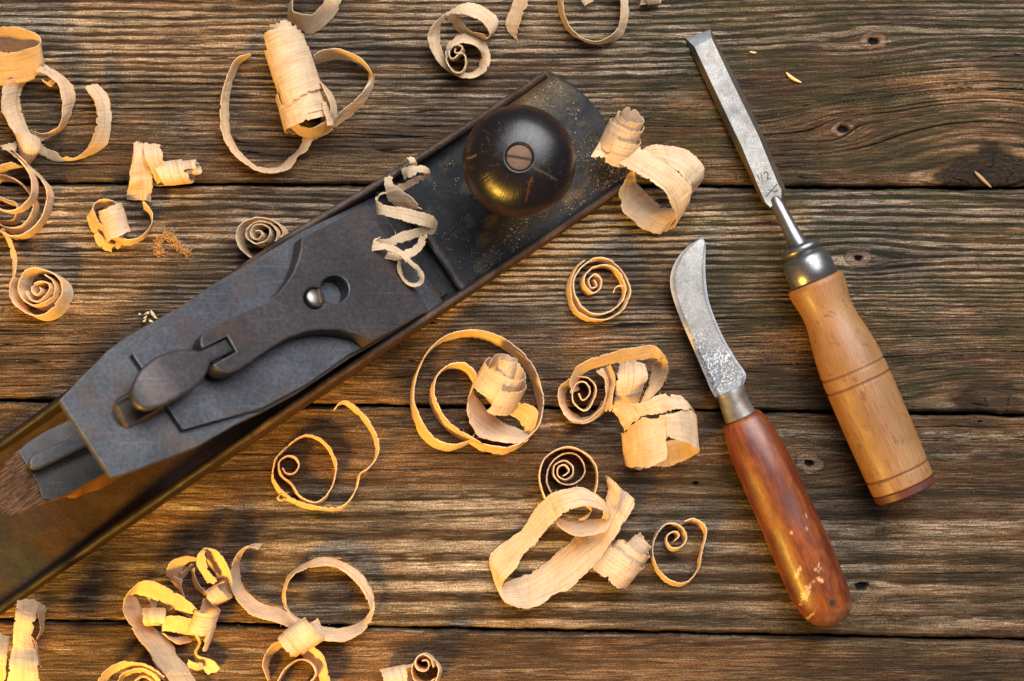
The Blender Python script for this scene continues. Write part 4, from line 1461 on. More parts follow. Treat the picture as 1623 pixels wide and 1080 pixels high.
s = Shav(8)
s.edge([(397, 409), (381, 395), (374, 376), (379, 358), (395, 348), (415, 345), (434, 350), (448, 365), (446, 378)], 10, lean=(-2.4, 1.8))
s.edge([(436, 384), (440, 370), (432, 357), (416, 351), (400, 354), (390, 365), (391, 377), (404, 386), (417, 384), (427, 375), (427, 363), (416, 356), (404, 358), (397, 367), (400, 377), (409, 379), (415, 373), (413, 366), (406, 366)], 11, lean=(-2.2, 1.6))
s.rib([(424, 360, 432, 362), (428, 374, 436, 372), (420, 388, 428, 388)], [10, 9, 8], [5, 3, 1])
s.done('tight coil tucked against the far side of the plane')

# --- big roll with looping tail
s = Shav(9)
s.coil((447, 50, 12), (451, 64, 12), 4.2, 5.6, 1.8, 9, ph=.1)
s.coil((450, 66, 12), (456, 86, 12), 7.0, 8.4, 1.6, [11, 15], ph=2.0)
s.coil((458, 92, 11), (470, 128, 11), 8.9, 9.5, 1.7, [19, 20], ph=1.2, rag=.6)
s.coil((473, 140, 10), (480, 164, 10), 8.6, 9.3, 1.5, [15, 14], ph=2.6, rag=.6)
s.coil((481, 172, 9), (486, 192, 9), 9.6, 11.0, 1.25, [10, 11], ph=2.2)
s.rib([(440, 148, 438, 158), (445, 165, 444, 178), (462, 187, 457, 198), (478, 199, 475, 215), (497, 203, 496, 219), (515, 193, 517, 210), (523, 178, 532, 190), (521, 160, 533, 168), (514, 143, 526, 149), (507, 130, 511, 132)],
      [16, 15, 14, 13, 13, 13, 14, 15, 16], [7, 6, 5, 4, 4, 5, 6, 8, 12])
s.rib([(496, 88, 498, 102), (511, 80, 517, 97), (532, 78, 537, 95), (556, 84, 562, 98), (577, 97, 580, 108), (589, 114, 585, 121), (593, 132, 577, 143), (579, 161, 557, 162), (558, 181, 537, 180), (532, 202, 517, 198), (496, 224, 484, 212)],
      [9, 9, 9, 9, 9, 8, 1, .5, .5, .5, .5], [1, 1, 1, 1, 1, 1, 8, 8, 7, 5, 3])
s.rib([(484, 212, 497, 222), (471, 238, 486, 239), (458, 250, 473, 247), (449, 259, 460, 267), (434, 267, 434, 275), (405, 262, 408, 271), (380, 240, 382, 254), (367, 220, 361, 233), (363.5, 204, 350, 202), (362, 166, 349, 166), (368, 132, 355, 135), (378, 106, 366, 106), (388, 95, 379, 90), (395, 91, 396, 85)],
      [2, 1, .5, .5, .5], [5, 8, 8, 8, 8])
s.done('largest shaving, a stepped roll with a big looping tail on both sides')

s = Shav(10)
s.rib([(480, -20, 476, -14), (467, -6, 461, 2), (463, 9, 457, 17), (466, 19, 459, 31), (479, 23.5, 474, 45), (496, 23, 488, 54), (507, 12, 510, 44), (513, -3, 535, 18), (506, -20, 545, -8)], [12, 11, 10, 9, 9, 10], [5, 3, 1, .5, .5, 1])
s.done('short wide curl cut by the top edge just above the largest shaving')

s = Shav(11)
s.rib([(709, 25, 707, 22.5), (697, 40, 691, 34), (697, 50, 681, 49), (699, 68, 679, 64), (705, 90, 688, 86), (718, 108, 701, 106), (735, 116, 722, 120), (748, 115, 741, 125), (757, 107, 759, 121), (762, 97, 772, 109), (762, 86, 778, 93), (754, 75, 774, 76), (742, 69, 762, 61), (730, 69, 741, 54), (719, 75, 725, 57), (713, 82, 711, 68), (709, 93, 706, 82)],
      [8, 7, 2, .5, .5, .5, .5, 1, 4, 9, 11, 12, 12, 12], [10, 11, 10, 9, 8, 8, 8, 7, 5, 3, 3, 5, 6, 8])
s.edge([(707, 84), (709, 100), (719, 113), (732, 114), (738, 101), (736, 87), (729, 84), (721, 92), (714, 92), (712, 82), (717, 73), (727, 71), (733, 76), (728, 83), (721, 82), (722, 76)], 13, lean=(0, -.6))
s.rib([(709, 25, 706, 23), (727, 22, 728, 9), (748, 26, 749, 5), (764, 36, 769, 12), (773, 48, 785, 24), (775, 58, 789, 38), (771, 61, 782, 54), (767, 55, 768, 63.5), (748, 50, 745, 57), (736, 40, 728, 52), (726, 25, 714, 38), (718, 14, 706, 24)],
      [10, 13, 14, 14, 13, 12, 11, 9, 8, 7, 7], [9, 9, 8, 6, 4, 3, 4, 3, 1, 1, 1])
s.done('double loop shaving with a rolled core, above the round knob of the plane')

s = Shav(12)
s.rib([(818, -16, 842, -16), (812, 8, 834, 10), (804, 28, 827, 30), (803, 45, 821, 46), (813, 58, 819, 61)], [3, 3, 2, 1, .5], [9, 8, 6, 4, 1], fray=2)
s.done('pointed end of a shaving strip hanging in from the top edge')

s = Shav(13)
s.rib([(930, -45, 930, -52), (905, -30, 896, -34), (893, -5, 884, -8), (894, 20, 886, 16), (903, 41, 893, 38), (918, 57, 909, 57), (940, 65, 939, 69), (961, 61, 962, 68), (976, 47, 984, 57), (983, 28, 996, 30), (984, 0, 995, 2), (975, -25, 985, -30), (955, -42, 960, -50)],
      [8, 8, 8, 8, 8, 8, 7, 7, 7], [.5, .5, .5, .5, .5, .5, .5, 1])
s.done('open thin hoop cut by the top edge, between strip end and chisel')
s = Shav(33)
s.rib([(918, -8, 943, -8), (922, 2, 940, 2), (926, 8, 930, 6)], 3, 5, fray=3)
s.done('torn scrap of shaving inside the open hoop at the top edge')
s = Shav(34)
s.coil((1025, -4, 3), (1042, -6, 3), 3.0, 3.6, 1.6, 6)
s.done('little roll just showing at the top edge right of the open hoop')

# --- on the plane
s = Shav(14)
ZP = 15
s.rib([(645, 251, 658, 249), (650, 258, 660, 256), (652, 264, 662, 263)], [ZP + 12, ZP + 13, ZP + 11], [ZP + 12, ZP + 13, ZP + 11])
s.rib([(637, 268, 642, 284), (645, 264, 648, 282), (655, 262, 657, 279.5), (668, 262, 668, 275), (678, 267, 679, 276), (681, 274, 680, 280), (672, 276, 676, 283), (650, 284, 655, 294), (630, 294, 634, 305), (616, 302, 620, 314)],
      [ZP + 9, ZP + 11, ZP + 12, ZP + 11, ZP + 8, ZP + 6, ZP + 4, ZP + 3, ZP + 2], [ZP + 9, ZP + 12, ZP + 13, ZP + 12, ZP + 6, ZP + 4, ZP + 3, ZP + 2, ZP])
s.rib([(611, 282, 624, 281), (609, 292, 623, 289), (610, 305, 632, 298), (615, 319, 650, 312), (633, 329, 668, 331)], [ZP + 8, ZP + 9, ZP + 8, ZP + 5, ZP + 4], [ZP + 9, ZP + 10, ZP + 11, ZP + 11, ZP + 9])
s.rib([(618, 306, 612, 304), (604, 309, 600, 310), (595.5, 314, 597, 337), (605, 323, 605, 342), (627, 328, 627, 347), (649, 332, 649, 352), (671, 337, 667, 358), (688, 345, 682, 363), (693.5, 356, 690, 366), (686, 362, 686, 372), (667, 360, 670, 373), (638, 369, 648, 381), (613, 378, 624, 390), (595, 379, 600, 392)],
      [ZP + 8, ZP + 9, ZP + 8, ZP + 11, ZP + 12, ZP + 12, ZP + 12, ZP + 9, ZP + 6, ZP + 6, ZP + 9, ZP + 12, ZP + 15, ZP + 17], [ZP + 6, ZP + 7, ZP + 8, ZP + 12, ZP + 13, ZP + 13, ZP + 12, ZP + 8, ZP + 4, ZP + 4, ZP + 7, ZP + 10, ZP + 13, ZP + 15])
ZL = ZP + 11
s.rib([(603, 377, 594, 379), (592, 381, 588, 397), (602, 385, 596, 397), (614, 388, 607, 396), (627, 392, 620, 399), (640, 400, 633, 405), (651, 410, 643, 414), (661, 420, 653, 423), (669, 430, 661, 432), (672.5, 440, 665, 440), (670, 449, 663, 446), (663, 454, 658, 449), (652, 454, 650, 448), (642, 449, 644, 443), (635, 440, 639, 435), (631, 428, 636, 426), (631, 416, 636, 416), (634, 405, 640, 408)],
      [ZL + 6, ZL + 7, ZL + 8, ZL + 8, ZL + 8, ZL + 8, ZL + 8, ZL + 7, ZL + 7, ZL + 6, ZL + 6, ZL + 6, ZL + 6, ZL + 6, ZL + 5, ZL + 5], [ZL + 6, ZL + 8, ZL + 9, ZL + 9, ZL + 9, ZL + 9, ZL + 8, ZL + 7, ZL + 6, ZL + 5, ZL + 4, ZL + 3, ZL + 2, ZL + 2, ZL + 2, ZL + 3], rag=.3)
s.rib([(664, 376, 677, 372), (660, 386, 672, 388), (648, 394, 660, 403), (632, 399, 644, 411), (612, 399, 624, 412), (603, 397, 606, 408)], [ZL + 1, ZL + 2, ZL + 2, ZL + 3], [ZL + 4, ZL + 5, ZL + 5, ZL + 5], fray=3)
s.done('zigzag ribbon of shaving lying across the mouth of the plane')

s = Shav(15)
s.coil((996, 196, 22), (977, 233, 17), 4.9, 8.6, 2.7, [11, 13, 11], ph=.5)
s.rib([(1000, 226, 990, 238), (975, 214, 965, 232), (955, 220, 940, 244), (962, 215, 942, 249), (986, 217, 971, 252), (1012, 233, 994, 264), (1039, 252, 1014, 275), (1064, 266, 1036, 289), (1085, 281, 1055, 307), (1096, 300, 1067, 330), (1090, 325, 1071, 356), (1076, 345, 1060, 364)],
      [20, 19, 18, 19, 20, 21, 22, 23, 22, 20, 15, 8], [17, 19, 20, 21, 22, 23, 24, 25, 24, 19, 11, 3])
s.rib([(1002, 270, 1007, 274), (986, 290, 1009, 290), (980, 315, 1019, 305), (988, 339, 1033, 318), (1006, 352, 1050, 327), (1023, 366, 1066, 331), (1043, 372, 1072, 334), (1058, 364, 1082, 328)],
      [14, 13, 12, 10, 8, 5, 3, 2], [14, 6, 3, 2, 2, 3, 5, 8], wav=.4)
s.rib([(1012, 240, 1030, 252), (1028, 233, 1048, 258), (1045, 229.5, 1062, 264), (1067, 232, 1076, 272), (1094, 243.5, 1085, 281), (1113, 259, 1091, 290), (1117.5, 274, 1095, 298), (1110, 290, 1092, 306), (1098, 305, 1086, 318)],
      [10, 12, 14, 15, 14, 12, 10, 7, 4], [17, 19, 21, 22, 22, 20, 17, 12, 8], wav=.25)
s.done('wide twisted curl resting on the toe of the plane')

# --- centre
s = Shav(16)
s.edge([(928, 412), (917, 421), (908, 436), (904, 457), (911, 486), (933, 503), (961, 506), (986, 492), (999, 467), (997, 450), (985, 428), (968, 413), (949, 408.5), (932, 415), (917, 430), (909, 452), (920, 482), (942, 498), (972, 491), (990, 470), (990, 448), (977, 427), (958, 419.5), (940, 424), (927, 439), (928, 454), (939, 463.5), (951, 458), (954, 443), (943, 434.5), (933, 444), (937, 456), (946, 453), (943, 444)], [6, 6, 6, 7, 7], lean=(1.3, 1.0), fray=1.6)
s.rib([(990, 452, 990, 455), (982, 452, 981, 455), (976, 455, 975, 457), (974, 462, 973, 462)], 5, 5.5, fray=0)
s.done('open round spiral with a small scrolled centre, alone below the knob of the plane')

s = Shav(17)
s.edge([(754, 686), (744.7, 697), (720, 704), (695.5, 697), (674, 678.7), (660, 648), (656, 623), (663, 589), (680, 555.5), (708, 532), (741.7, 523), (772.5, 527), (803, 540), (831, 561.6), (849.5, 589), (858.7, 620), (861, 648), (852.6, 675.6), (831, 698), (806, 709), (775.5, 706), (751, 695), (726, 681), (706, 662), (692, 635.5), (688, 614), (695.5, 592), (714, 577), (735.5, 575.5), (750, 585), (758, 600)], [8, 9, 9, 10], lean=(2.4, 3.0))
s.coil((804, 576, 20), (800, 590, 19), 3.4, 4.2, 1.7, 7, ph=.3)
s.coil((800, 592, 14), (786, 618, 11), 7.5, 11.5, 1.7, [10, 12, 13], ph=.2)
s.rib([(757, 598, 742, 632), (748, 612, 740, 650), (753, 628, 745, 672), (772, 646, 758, 688), (797, 668, 775, 696), (820, 680, 806, 703), (840, 684, 836, 700)], [16, 9, 3, 2, 2, 2, 2], [9, 12, 12, 11, 10, 9, 9])
s.rib([(768, 622, 760, 616), (788, 635, 778, 640), (812, 639, 800, 652), (837, 640, 820, 663), (852, 654, 832, 681), (849, 674, 834, 690), (838, 692, 828, 700)], [9, 11, 13, 14, 13, 9, 5], [4, 4, 4, 5, 5, 3, 1])
s.done('large thin hoop with a fat rolled curl inside it, right of the plane')

s = Shav(18)
s.rib([(904, 624, 918, 616), (905, 600, 917, 604), (917, 580, 928, 590), (942, 568, 953, 581), (972, 558, 982, 574), (1003, 551, 1012, 571), (1031, 547.5, 1036, 567), (1049, 557, 1045, 572), (1059, 582, 1036, 577), (1054, 605, 1027, 607), (1038, 625, 1019, 632), (1020, 640, 1004, 648)],
      [10, 14, 17, 19, 20, 20, 19, 16, 10, 6, 4, 3], [4, 7, 10, 12, 13, 13, 12, 12, 3, 1, 1, 1])
s.rib([(979, 577, 1021, 576), (976, 600, 1025, 596), (974, 625, 1020, 615), (972, 652, 1014, 634)], [8, 12, 10, 4], [10, 13, 11, 5], cup=.1)
s.rib([(945, 589, 962, 582), (956, 600, 968, 598), (960, 620, 967, 620), (956, 642, 962, 645), (944, 656, 948, 662), (926, 668, 930, 672), (906, 667, 908, 670)], [12, 13, 12, 9, 8, 8], [5, 5, 4, 2, 1, .5])
s.rib([(902, 601, 912, 606), (888, 613, 900, 617), (885, 632, 896, 632), (892, 653, 902, 648), (908, 668, 916, 659), (930, 670, 932, 660), (948, 659, 944, 652), (962, 638, 954, 636)], [10, 9, 8, 8, 8, 8, 9], [2, 1, .5, .5, .5, .5, 1])
s.edge([(917, 597), (934, 600), (945, 616), (940, 637), (927, 651), (910, 640), (907, 622), (914, 608), (926, 606), (935, 616), (932, 630), (923, 634), (918, 626)], 10, lean=(0, .4))
s.rib([(958, 585, 968, 580), (966, 604, 975, 600), (964, 628, 972, 626), (958, 650, 968, 650)], 8, 13)
s.done('tangled bundle of loops with a broad arch on top, left of the knife blade')

s = Shav(19)
s.rib([(973, 650, 990, 683), (985, 645, 1000, 674), (997, 640, 1010, 666), (1022, 637, 1034, 657), (1047, 625, 1062, 651), (1077, 628, 1088, 648), (1090, 640, 1098, 652)], [15, 18, 20, 24, 26, 22, 16], [14, 18, 21, 25, 26, 23, 18], wav=.4, rag=.7)
s.rib([(985, 690, 992, 738), (989, 684, 998, 743), (1004, 674, 1012, 742), (1022, 666, 1030, 740), (1040, 660, 1048, 734), (1051, 657, 1058, 729)], [6, 12, 19, 24, 26, 27], [5, 11, 18, 23, 25, 26], rag=.5)
s.rib([(1046, 657, 1054, 696), (1060, 655, 1066, 695), (1080, 652, 1086, 700), (1097, 652, 1103, 711), (1104, 664, 1108, 717), (1102, 682, 1104, 722), (1090, 692, 1088, 729), (1070, 698, 1070, 735), (1048, 702, 1048, 740), (1022, 704, 1020, 743), (1000, 700, 1000, 743)],
      [26, 27, 24, 18, 12, 7, 3, 1.5, 1, 2, 6], [26, 26, 23, 17, 11, 6, 3, 1, .6, 2, 6], rag=.5)
s.done('broad short tube of shaving open to the lower right, left of the knife ferrule')

s = Shav(20)
s.edge([(864, 790), (857, 768), (856, 745), (868, 722), (895, 709), (921, 714), (941, 732), (947.5, 758), (941, 784), (922, 800)], 12, lean=(.4, 1.6))
s.edge([(878, 788), (867, 764), (872, 737), (889, 721), (912, 720), (926, 738), (924, 756), (909, 767), (889, 766), (878, 753), (880, 737), (895, 730), (907, 739), (907, 753), (895, 760.5), (884, 753), (885, 741), (895, 736.5), (902, 746), (894, 753.5)], 9, lean=(.2, 1.2))
s.done('deep coil standing on edge with a tight scroll inside, touching the long yellow loop')

s = Shav(21)
s.rib([(960, 752, 1007, 796), (961, 785, 992, 824), (948, 836, 963, 866), (914, 851, 936, 902), (884, 877, 901, 934), (855, 901, 866, 951), (826, 917, 835, 964), (806, 922, 812, 961), (798, 927, 796, 949), (798, 921, 781, 913), (806, 911, 777, 887), (832, 880, 792, 868), (863, 842, 829, 836), (882, 826, 863, 789), (901, 811, 884, 779), (929, 803, 912, 772), (951, 807, 936, 779), (962, 815, 956, 794), (966, 824, 967, 813), (954, 822, 963, 837), (935, 824, 946, 846), (906, 828, 918, 851), (885, 822, 894, 842), (876, 813, 881, 827)],
      [3, 2, 1, 1, 1, 1, 1, 1.5, 6, 10, 11, 12, 14, 17, 20, 21, 20, 18, 14, 10, 8, 8, 9, 11], [9, 10, 10, 10, 11, 12, 12, 11, 9, 3, 2, 3, 6, 11, 15, 16, 15, 13, 10, 14, 14, 14, 14, 14], wav=.22, rag=.45)
s.rib([(918, 826, 921, 822), (930, 822, 930, 817), (936, 811, 938, 808), (930, 806, 931, 802)], 11, 12, fray=5)
s.done('long broad yellow lit band bent into an elongated loop, lower centre')

s = Shav(22)
s.coil((1012, 866, 8), (1002, 876, 8), 4.0, 5.2, 1.8, 9, ph=.6)
s.coil((1000, 876, 8), (975, 904, 8), 7.0, 8.6, 1.9, [10, 12, 13], ph=1.2)
s.done('stubby stepped roll lying between the long yellow loop and the small open spiral')

s = Shav(23)
s.edge([(1084, 827), (1099, 822), (1116, 831), (1120, 846), (1113, 874), (1109, 897), (1096, 917), (1079, 924), (1059, 918), (1044, 902), (1035, 880), (1038, 854), (1052, 834), (1066, 829), (1082, 836), (1089, 851), (1082, 865), (1067, 869), (1057, 859), (1059, 848), (1070, 842), (1077, 848), (1071, 856)], [6, 6, 7, 6], lean=(.6, 1.8), fray=2)
s.done('small open spiral with a scroll inside, left of the knife handle')

s = Shav(24)
s.edge([(534.5, 643), (541, 637), (552, 636), (567, 647), (583, 665), (595.5, 688), (600.6, 710), (595.5, 728), (583, 742), (571, 751), (567, 769), (557, 789), (543, 802), (522, 805), (498, 802), (469, 793), (447, 777), (433.6, 757), (433.6, 738.5), (440.7, 722), (457, 706), (477, 692), (496, 690), (514, 700), (528, 718), (533.4, 738.5), (528, 767), (516, 787), (500, 796), (481, 790), (471, 781), (463, 767), (446, 752), (443, 733), (456, 723), (469, 726), (474, 737), (467, 749), (455, 751), (448, 743)],
       [4.5, 5, 5.5, 6, 6.5, 6], z0=[13, 14, 10, 3, .3, .3, .3, .3, .3, .3, .3], lean=(1.1, 1.6), fray=2)
s.rib([(452, 783, 456, 781), (443, 786, 446, 783), (438, 790, 442, 789), (444, 795, 446, 793), (452, 792, 455, 790)], 2, 4, fray=2)
s.done('thin open spiral with a raised hook reaching the middle seam, beside the plane')

# --- lower left
s = Shav(25)
s.rib([(310, 964, 301, 974), (291, 946, 282, 967), (265, 931, 261, 957), (240, 922, 239, 947), (222, 924, 219, 942), (208, 935, 206, 947), (197, 950, 216, 948), (196, 968, 231, 982), (208, 995, 252, 1003), (223, 1018, 271, 1018), (238, 1037, 287, 1044), (266, 1076, 308, 1078), (280, 1095, 325, 1100)],
      [14, 17, 19, 20, 19, 17, 15, 13, 12, 11, 10, 9, 8], [9, 11, 12, 12, 11, 8, 5, 3, 2, 2, 3, 4, 4], wav=.25, rag=.5)
s.coil((235, 978, 12), (254, 978, 12), 3.5, 3.9, 1.6, 6.5, ph=1.4)
s.rib([(257, 978, 258, 1001), (272, 977, 273, 1003), (290, 978, 288, 1006), (306, 981, 304, 1008)], [11, 12, 12, 10], [5, 5, 4, 3], rag=.7)
s.coil((328, 972, 11), (316, 1006, 10), 5.0, 5.3, 1.5, [10, 11], ph=.7)
s.rib([(263, 912, 288, 917), (264, 905, 289, 908), (272, 890, 292, 899), (290, 882, 303, 891), (310, 883, 312, 889)], [12, 15, 18, 19, 16], [6, 8, 10, 12, 12])
s.rib([(264, 912, 288, 918), (275, 926, 289, 935), (290, 940, 292, 948)], [10, 4, 1], [9, 7, 5])
s.rib([(288, 918, 286, 910), (298, 908, 296, 902), (306, 899, 304, 893)], 5, 10)
s.rib([(329, 924, 344, 922), (317, 906, 330, 900), (310, 888, 325, 881), (318, 874, 327, 872), (329, 868, 328, 887), (346, 875, 336, 900), (361, 897, 345, 918), (368, 927, 351, 932), (368, 947, 352, 945), (350, 958, 340, 956)],
      [8, 12, 15, 17, 17, 16, 13, 10, 6, 3], [10, 14, 17, 16, 9, 5, 3, 2, 1, 1])
s.coil((336, 948, 9), (353, 938, 9), 4.3, 3.9, 1.5, 7, ph=.5)
s.rib([(303, 902, 308, 901), (304, 914, 310, 916), (310, 931, 317, 929), (326, 945, 328, 939)], [8, 7, 6, 6], [11, 10, 9, 9])
s.rib([(233, 946, 250, 948), (238, 956, 248, 957), (240, 966, 247, 966)], 8, 9)
s.rib([(270, 958, 300, 978), (283, 965, 306, 980)], 8, 6)
s.rib([(308, 1008, 313, 1007), (314, 1018, 318, 1019), (308, 1034, 311, 1036), (310, 1047, 318, 1041), (318, 1055, 334, 1045), (330, 1068, 350, 1060)], [4, 4, 3, 2, 1, 1], [7, 7, 6, 6, 5, 4])
s.rib([(297, 1058, 300, 1048), (310, 1062, 312, 1052), (322, 1060, 318, 1050)], 3, 6)
s.rib([(262, 955, 268, 968), (276, 948, 280, 962), (292, 950, 292, 964), (303, 960, 299, 972)], [3, 6, 7, 5], [8, 12, 12, 9])
s.rib([(246, 1000, 262, 1006), (262, 1006, 272, 1016), (280, 1010, 284, 1022), (298, 1006, 304, 1016)], [1, 1, 1, 1], [6, 8, 7, 4], fray=3)
s.rib([(336, 924, 343, 930), (340, 940, 350, 940), (332, 956, 342, 960), (318, 962, 322, 970)], [3, 2, 2, 3], [9, 8, 8, 8], fray=3)
s.rib([(243, 1040, 236, 1034), (256, 1060, 249, 1062), (268, 1080, 260, 1084)], 2, 5, fray=4, rag=.8)
s.done('heap of crumpled curls and small rolls across the bottom seam, lower left')

s = Shav(26)
s.rib([(410, 871, 416, 862), (396, 868, 398, 863), (384, 880, 380, 874), (379, 899, 368, 894), (382, 923, 365, 918), (395, 943, 370, 944), (419, 958, 384, 964), (448, 967, 408, 978), (467, 980, 434, 985), (480, 990, 458, 994)], [14, 13, 8, 3, 1, 1, 1, 1, 1, 2], [12, 12, 14, 12, 10, 9, 9, 9, 8, 6])
s.rib([(488, 990, 480, 994), (469, 979, 457, 974), (456, 963, 448, 952), (452, 940, 450, 929), (463, 914, 460, 908), (484, 902, 484, 893), (511, 897, 513, 884), (537, 902, 543, 890), (564, 923, 570, 908), (581, 949, 588, 932), (586, 968, 594, 956), (573, 985, 590, 980), (546, 995, 573, 1003), (516, 995, 543, 1016), (488, 988, 514, 1016), (470, 978, 490, 1006)],
      [7, 8, 9, 10, 10, 10, 10, 10, 9, 8, 6, 2, 1, 1, 1, 2], [12, 11, 5, 2, 1, 1, 1, 1, 1, 2, 5, 8, 9, 10, 10, 10])
s.done('large loop with a curved tail on its left, lower left above the bottom seam')

s = Shav(27)
s.coil((462, 1020, 12), (488, 1002, 12), 5.4, 6.6, 2.2, [8, 11, 11], ph=.6)
s.rib([(447, 1016, 455, 1022), (432, 1022, 442, 1029), (421, 1036, 429, 1044), (416, 1056, 425, 1060), (424, 1078, 428, 1078)], [10, 10, 9, 8, 6], [3, 2, 1, .5, .5], fray=3)
s.rib([(476, 1036, 493, 1022), (490, 1048, 508, 1036), (500, 1062, 518, 1055), (508, 1085, 523, 1082), (506, 1105, 520, 1105)], [3, 2, 1, 1, 1], [10, 10, 9, 9, 8])
s.edge([(430, 1110), (436, 1090), (444, 1072), (458, 1054), (478, 1046), (494, 1054), (500, 1068), (492, 1080), (480, 1084)], 10, lean=(0, 1.5))
s.done('rolled curl with two hanging arms under the large loop at the bottom edge')

s = Shav(28)
s.rib([(160, 1100, 150, 1098), (172, 1075, 158, 1074), (190, 1062, 178, 1055), (210, 1058, 207, 1049), (232, 1064, 240, 1057), (248, 1078, 262, 1074)], [4, 6, 7, 8, 8, 8], [9, 13, 14, 14, 13, 10])
s.rib([(190, 1086, 186, 1082), (200, 1072, 196, 1066), (222, 1066, 228, 1060), (240, 1080, 252, 1076), (244, 1098, 260, 1096)], [3, 3, 3, 3, 3], [10, 11, 12, 11, 10])
s.edge([(210, 1095), (214, 1080), (228, 1074), (242, 1084), (240, 1098)], 9)
s.done('rose shaped roll half cut off by the bottom edge, left of the heap arm')

s = Shav(29)
s.edge([(690, 1080), (695, 1062), (688, 1046), (672, 1040), (658, 1047), (652, 1062), (657, 1078), (672, 1086), (686, 1078)], 11, lean=(-.5, 2.0))
s.edge([(686, 1056), (682, 1044), (671, 1038), (661, 1043), (658, 1053), (663, 1062), (673, 1064), (680, 1056), (677, 1048), (670, 1048)], 16, lean=(0, 1.5))
s.coil((622, 1078, 7), (640, 1074, 7), 5.5, 5.0, 1.5, 10, ph=.5)
s.done('pair of upright little rolls at the bottom edge below the middle of the bench')

s = Shav(30)
s.rib([(27, 951, 59, 955), (25, 972, 56, 982), (21, 997, 50, 1009), (18, 1027, 56, 1032), (13, 1056, 61, 1056), (10, 1085, 65, 1085), (8, 1110, 66, 1110)], [28, 33, 33, 32, 35, 32, 24], [27, 32, 31, 31, 33, 31, 24], cup=.08)
s.rib([(59, 956, 72, 962), (61, 975, 72, 978), (64, 995, 69, 1000), (58, 1012, 60, 1014)], [26, 26, 24, 22], [22, 20, 18, 18], fray=3)
s.rib([(-20, 1005, 16, 1008), (-15, 1035, 12, 1038), (-12, 1065, 8, 1070), (-10, 1100, 12, 1105)], [14, 20, 20, 12], [16, 22, 22, 14])
s.rib([(50, 1009, 58, 1018), (56, 1022, 60, 1030), (58, 1050, 64, 1056)], 22, 14)
s.done('blurred pale curl close to the camera in the lower left corner')


# crumbs, chips and the fuzzy clump
def strand_obj(name, label, cat, mat, strands, group=None):
    b = MB()
    for pts, wd in strands:
        pts = smooth_loop(np.array(pts), 5, closed=False)
        tg = np.gradient(pts, axis=0)
        tg /= np.linalg.norm(tg, axis=1).clip(1e-6)[:, None]
        sd = np.cross(tg, zW); sd /= np.linalg.norm(sd, axis=1).clip(1e-6)[:, None]
        up = np.cross(sd, tg)
        f = np.sin(np.linspace(.25, PI - .25, len(pts)))[:, None] * wd / 2
        G = np.stack([pts + sd * f, pts + up * f * .6, pts - sd * f, pts - up * f * .6], 1)
        b.grid(G, None, None, wrap=True)
    o = b.build(name, mat, None, origin='base')
    return tag(o, label, cat, group)


rf = random.Random(11)
st = []
path = smooth_loop([(254, 404), (252, 384), (262, 374), (276, 380), (286, 392), (298, 402)], 10, closed=False)
for _ in range(420):
    q = path[rf.randrange(len(path))]
    c0 = P(q[0] + rf.gauss(0, 3.2), q[1] + rf.gauss(0, 3.2), abs(rf.gauss(0, 1.4)) + .3)
    pts = [c0]
    d = np.array([rf.gauss(0, 1), rf.gauss(0, 1), rf.gauss(0, .5)])
    for _k in range(3):
        d = d / np.linalg.norm(d) + np.array([rf.gauss(0, .6), rf.gauss(0, .6), rf.gauss(0, .3)])
        pts.append(pts[-1] + d * rf.uniform(.25, .7))
        pts[-1][2] = max(.1, pts[-1][2])
    st.append((pts, rf.uniform(.15, .55)))
strand_obj('fibre_clump', 'fuzzy brown clump of wood fibres, below the folded shaving', 'fibre clump', M_FUZZ, st)

st = []
for (x, y) in ((222, 500), (229, 505), (235, 500), (242, 499), (246, 506), (238, 508), (228, 511)):
    c0 = P(x, y, 1.2)
    st.append(([c0 + np.array([rf.uniform(-2, 2), rf.uniform(-1, 1), 0]), c0 + np.array([0, rf.uniform(-.5, 1), .6]), c0 + np.array([rf.uniform(-1, 2), rf.uniform(-2, 2), .2])], rf.uniform(1.0, 1.9)))
strand_obj('wood_chip', 'crumpled pale chip against the far edge of the plane iron', 'chip', M_CHIP, st, 'loose wood chips')
strand_obj('wood_chip', 'thin pale splinter lying right of the chisel blade', 'chip', M_CHIP, [([P(1246, 115, .9), P(1252, 121, .9), P(1259, 126, .9), P(1270, 131, .7)], 1.5)], 'loose wood chips')
strand_obj('wood_chip', 'tiny white splinter near the tip of the chisel', 'chip', M_CHIP, [([P(1188, 82, .8), P(1194, 83.5, .9), P(1199, 83.5, .8)], .9)], 'loose wood chips')
strand_obj('wood_chip', 'brown sliver lying on the big dark knot at the right edge', 'chip', M_DUST, [([P(1545, 272, .5), P(1556, 283, .6), P(1571, 297, .5)], 1.6)], 'loose wood chips')

# sawdust: specks on the toe of the plane and on the planks
b = MB()


def speck(c, sz):
    v = [c + np.array([rf.uniform(-1, 1), rf.uniform(-1, 1), rf.uniform(-.2, .5)]) * sz for _ in range(4)]
    b.add(v, [(0, 1, 2), (0, 2, 3), (0, 3, 1), (1, 3, 2)])


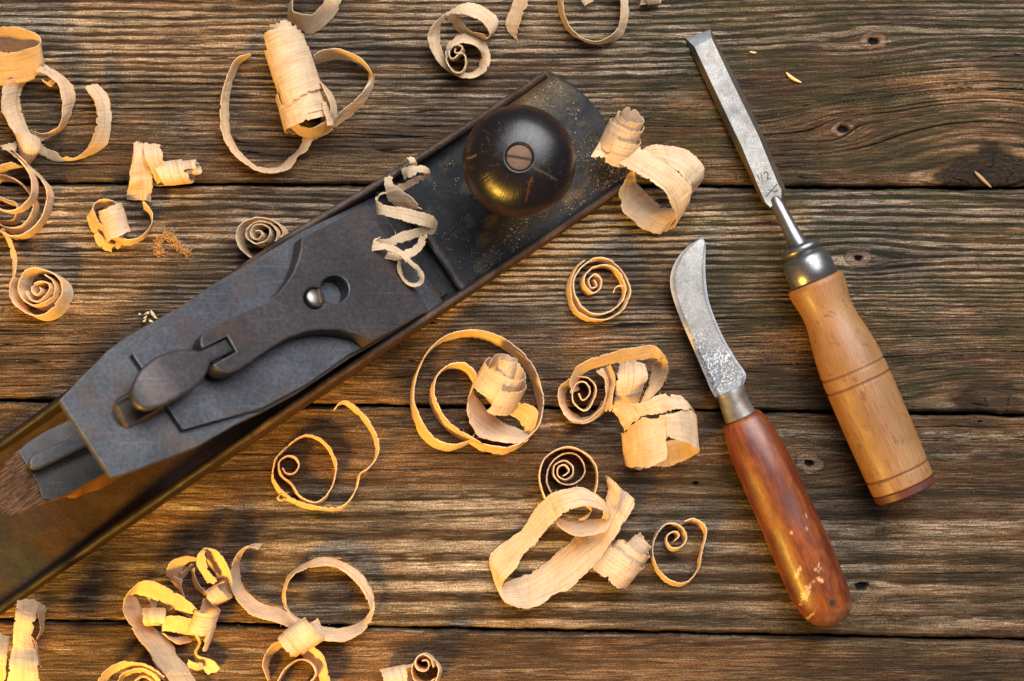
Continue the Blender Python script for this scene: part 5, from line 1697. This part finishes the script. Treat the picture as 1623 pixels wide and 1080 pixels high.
for _ in range(9000):
    t = rf.uniform(362, 660); n = rf.uniform(N_FAR + 20, N_NEAR - 16)
    m = float(fbm(np.array(t / 40.), np.array(n / 34.), 55)) + .55 * max(0, (n - 720) / 80) + .5 * max(0, (t - 585) / 60) - .1
    if rf.random() > m * 1.05:
        continue
    speck(TN(t, n, 4.7 + (1.6 if n > N_NEAR - 24 else 0)), rf.choice((.09, .11, .13, .16, .2, .28, .4)))
for _ in range(200):
    t = rf.uniform(150, 340); n = rf.uniform(N_FAR + 18, N_NEAR - 18)
    x = TN(t, n, 0)
    speck(O_BED + sA * ((335 - t) * S * 1.414) + nW * ((n - N_MID) * S) + mA * 9.0, rf.choice((.08, .12, .16)))
for _ in range(1300):
    x = rf.uniform(0, 1623); y = rf.uniform(0, 1080)
    speck(P(x, y, .2), rf.choice((.07, .09, .10, .12, .14, .2, .3)))
o = b.build('sawdust', M_DUST, None, smooth=False)
tag(o, 'tan sawdust specks strewn over the plane and the planks', 'sawdust', kind='stuff')


# ------------------------------------------------------------------ light and camera
def area(name, loc, target, power, size, color, size_y=None, spread=180):
    l = bpy.data.lights.new(name, 'AREA')
    l.energy = power
    l.color = color
    l.size = size
    if size_y:
        l.shape = 'RECTANGLE'; l.size_y = size_y
    l.spread = math.radians(spread)
    o = bpy.data.objects.new(name, l)
    o.location = loc
    d = Vector(target) - Vector(loc)
    o.rotation_euler = d.to_track_quat('-Z', 'Y').to_euler()
    COL.objects.link(o)
    return o


area('softbox_lamp', (.30, .62, .76), (.05, .01, 0), 9.9, 1.0, (.985, .99, 1.0), 1.0, 88)
area('warm_lamp', (-.52, -.63, .45), (-.19, -.16, 0), 2.7, .20, (1.0, .54, .065), .20, 54)

w = bpy.data.worlds.new('World')
SC.world = w
w.use_nodes = True
bg = w.node_tree.nodes['Background']
bg.inputs[0].default_value = (.80, .86, 1.0, 1)
bg.inputs[1].default_value = .15

cam_d = bpy.data.cameras.new('camera')
cam_d.sensor_width = 36
cam_d.lens = 36 / (1623 * S / H)
cam_d.clip_start = .01
cam_d.clip_end = 20
cam_d.dof.use_dof = True
cam_d.dof.focus_distance = .735
cam_d.dof.aperture_fstop = 13.0
cam_o = bpy.data.objects.new('camera', cam_d)
cam_o.location = (0, 0, H * .001)
COL.objects.link(cam_o)
SC.camera = cam_o
SC.view_settings.view_transform = 'Standard'
SC.view_settings.look = 'None'
SC.cycles.diffuse_bounces = 8
SC.cycles.use_denoising = True
SC.view_settings.gamma = 1
SC.view_settings.exposure = 0
SC.view_settings.use_curve_mapping = False
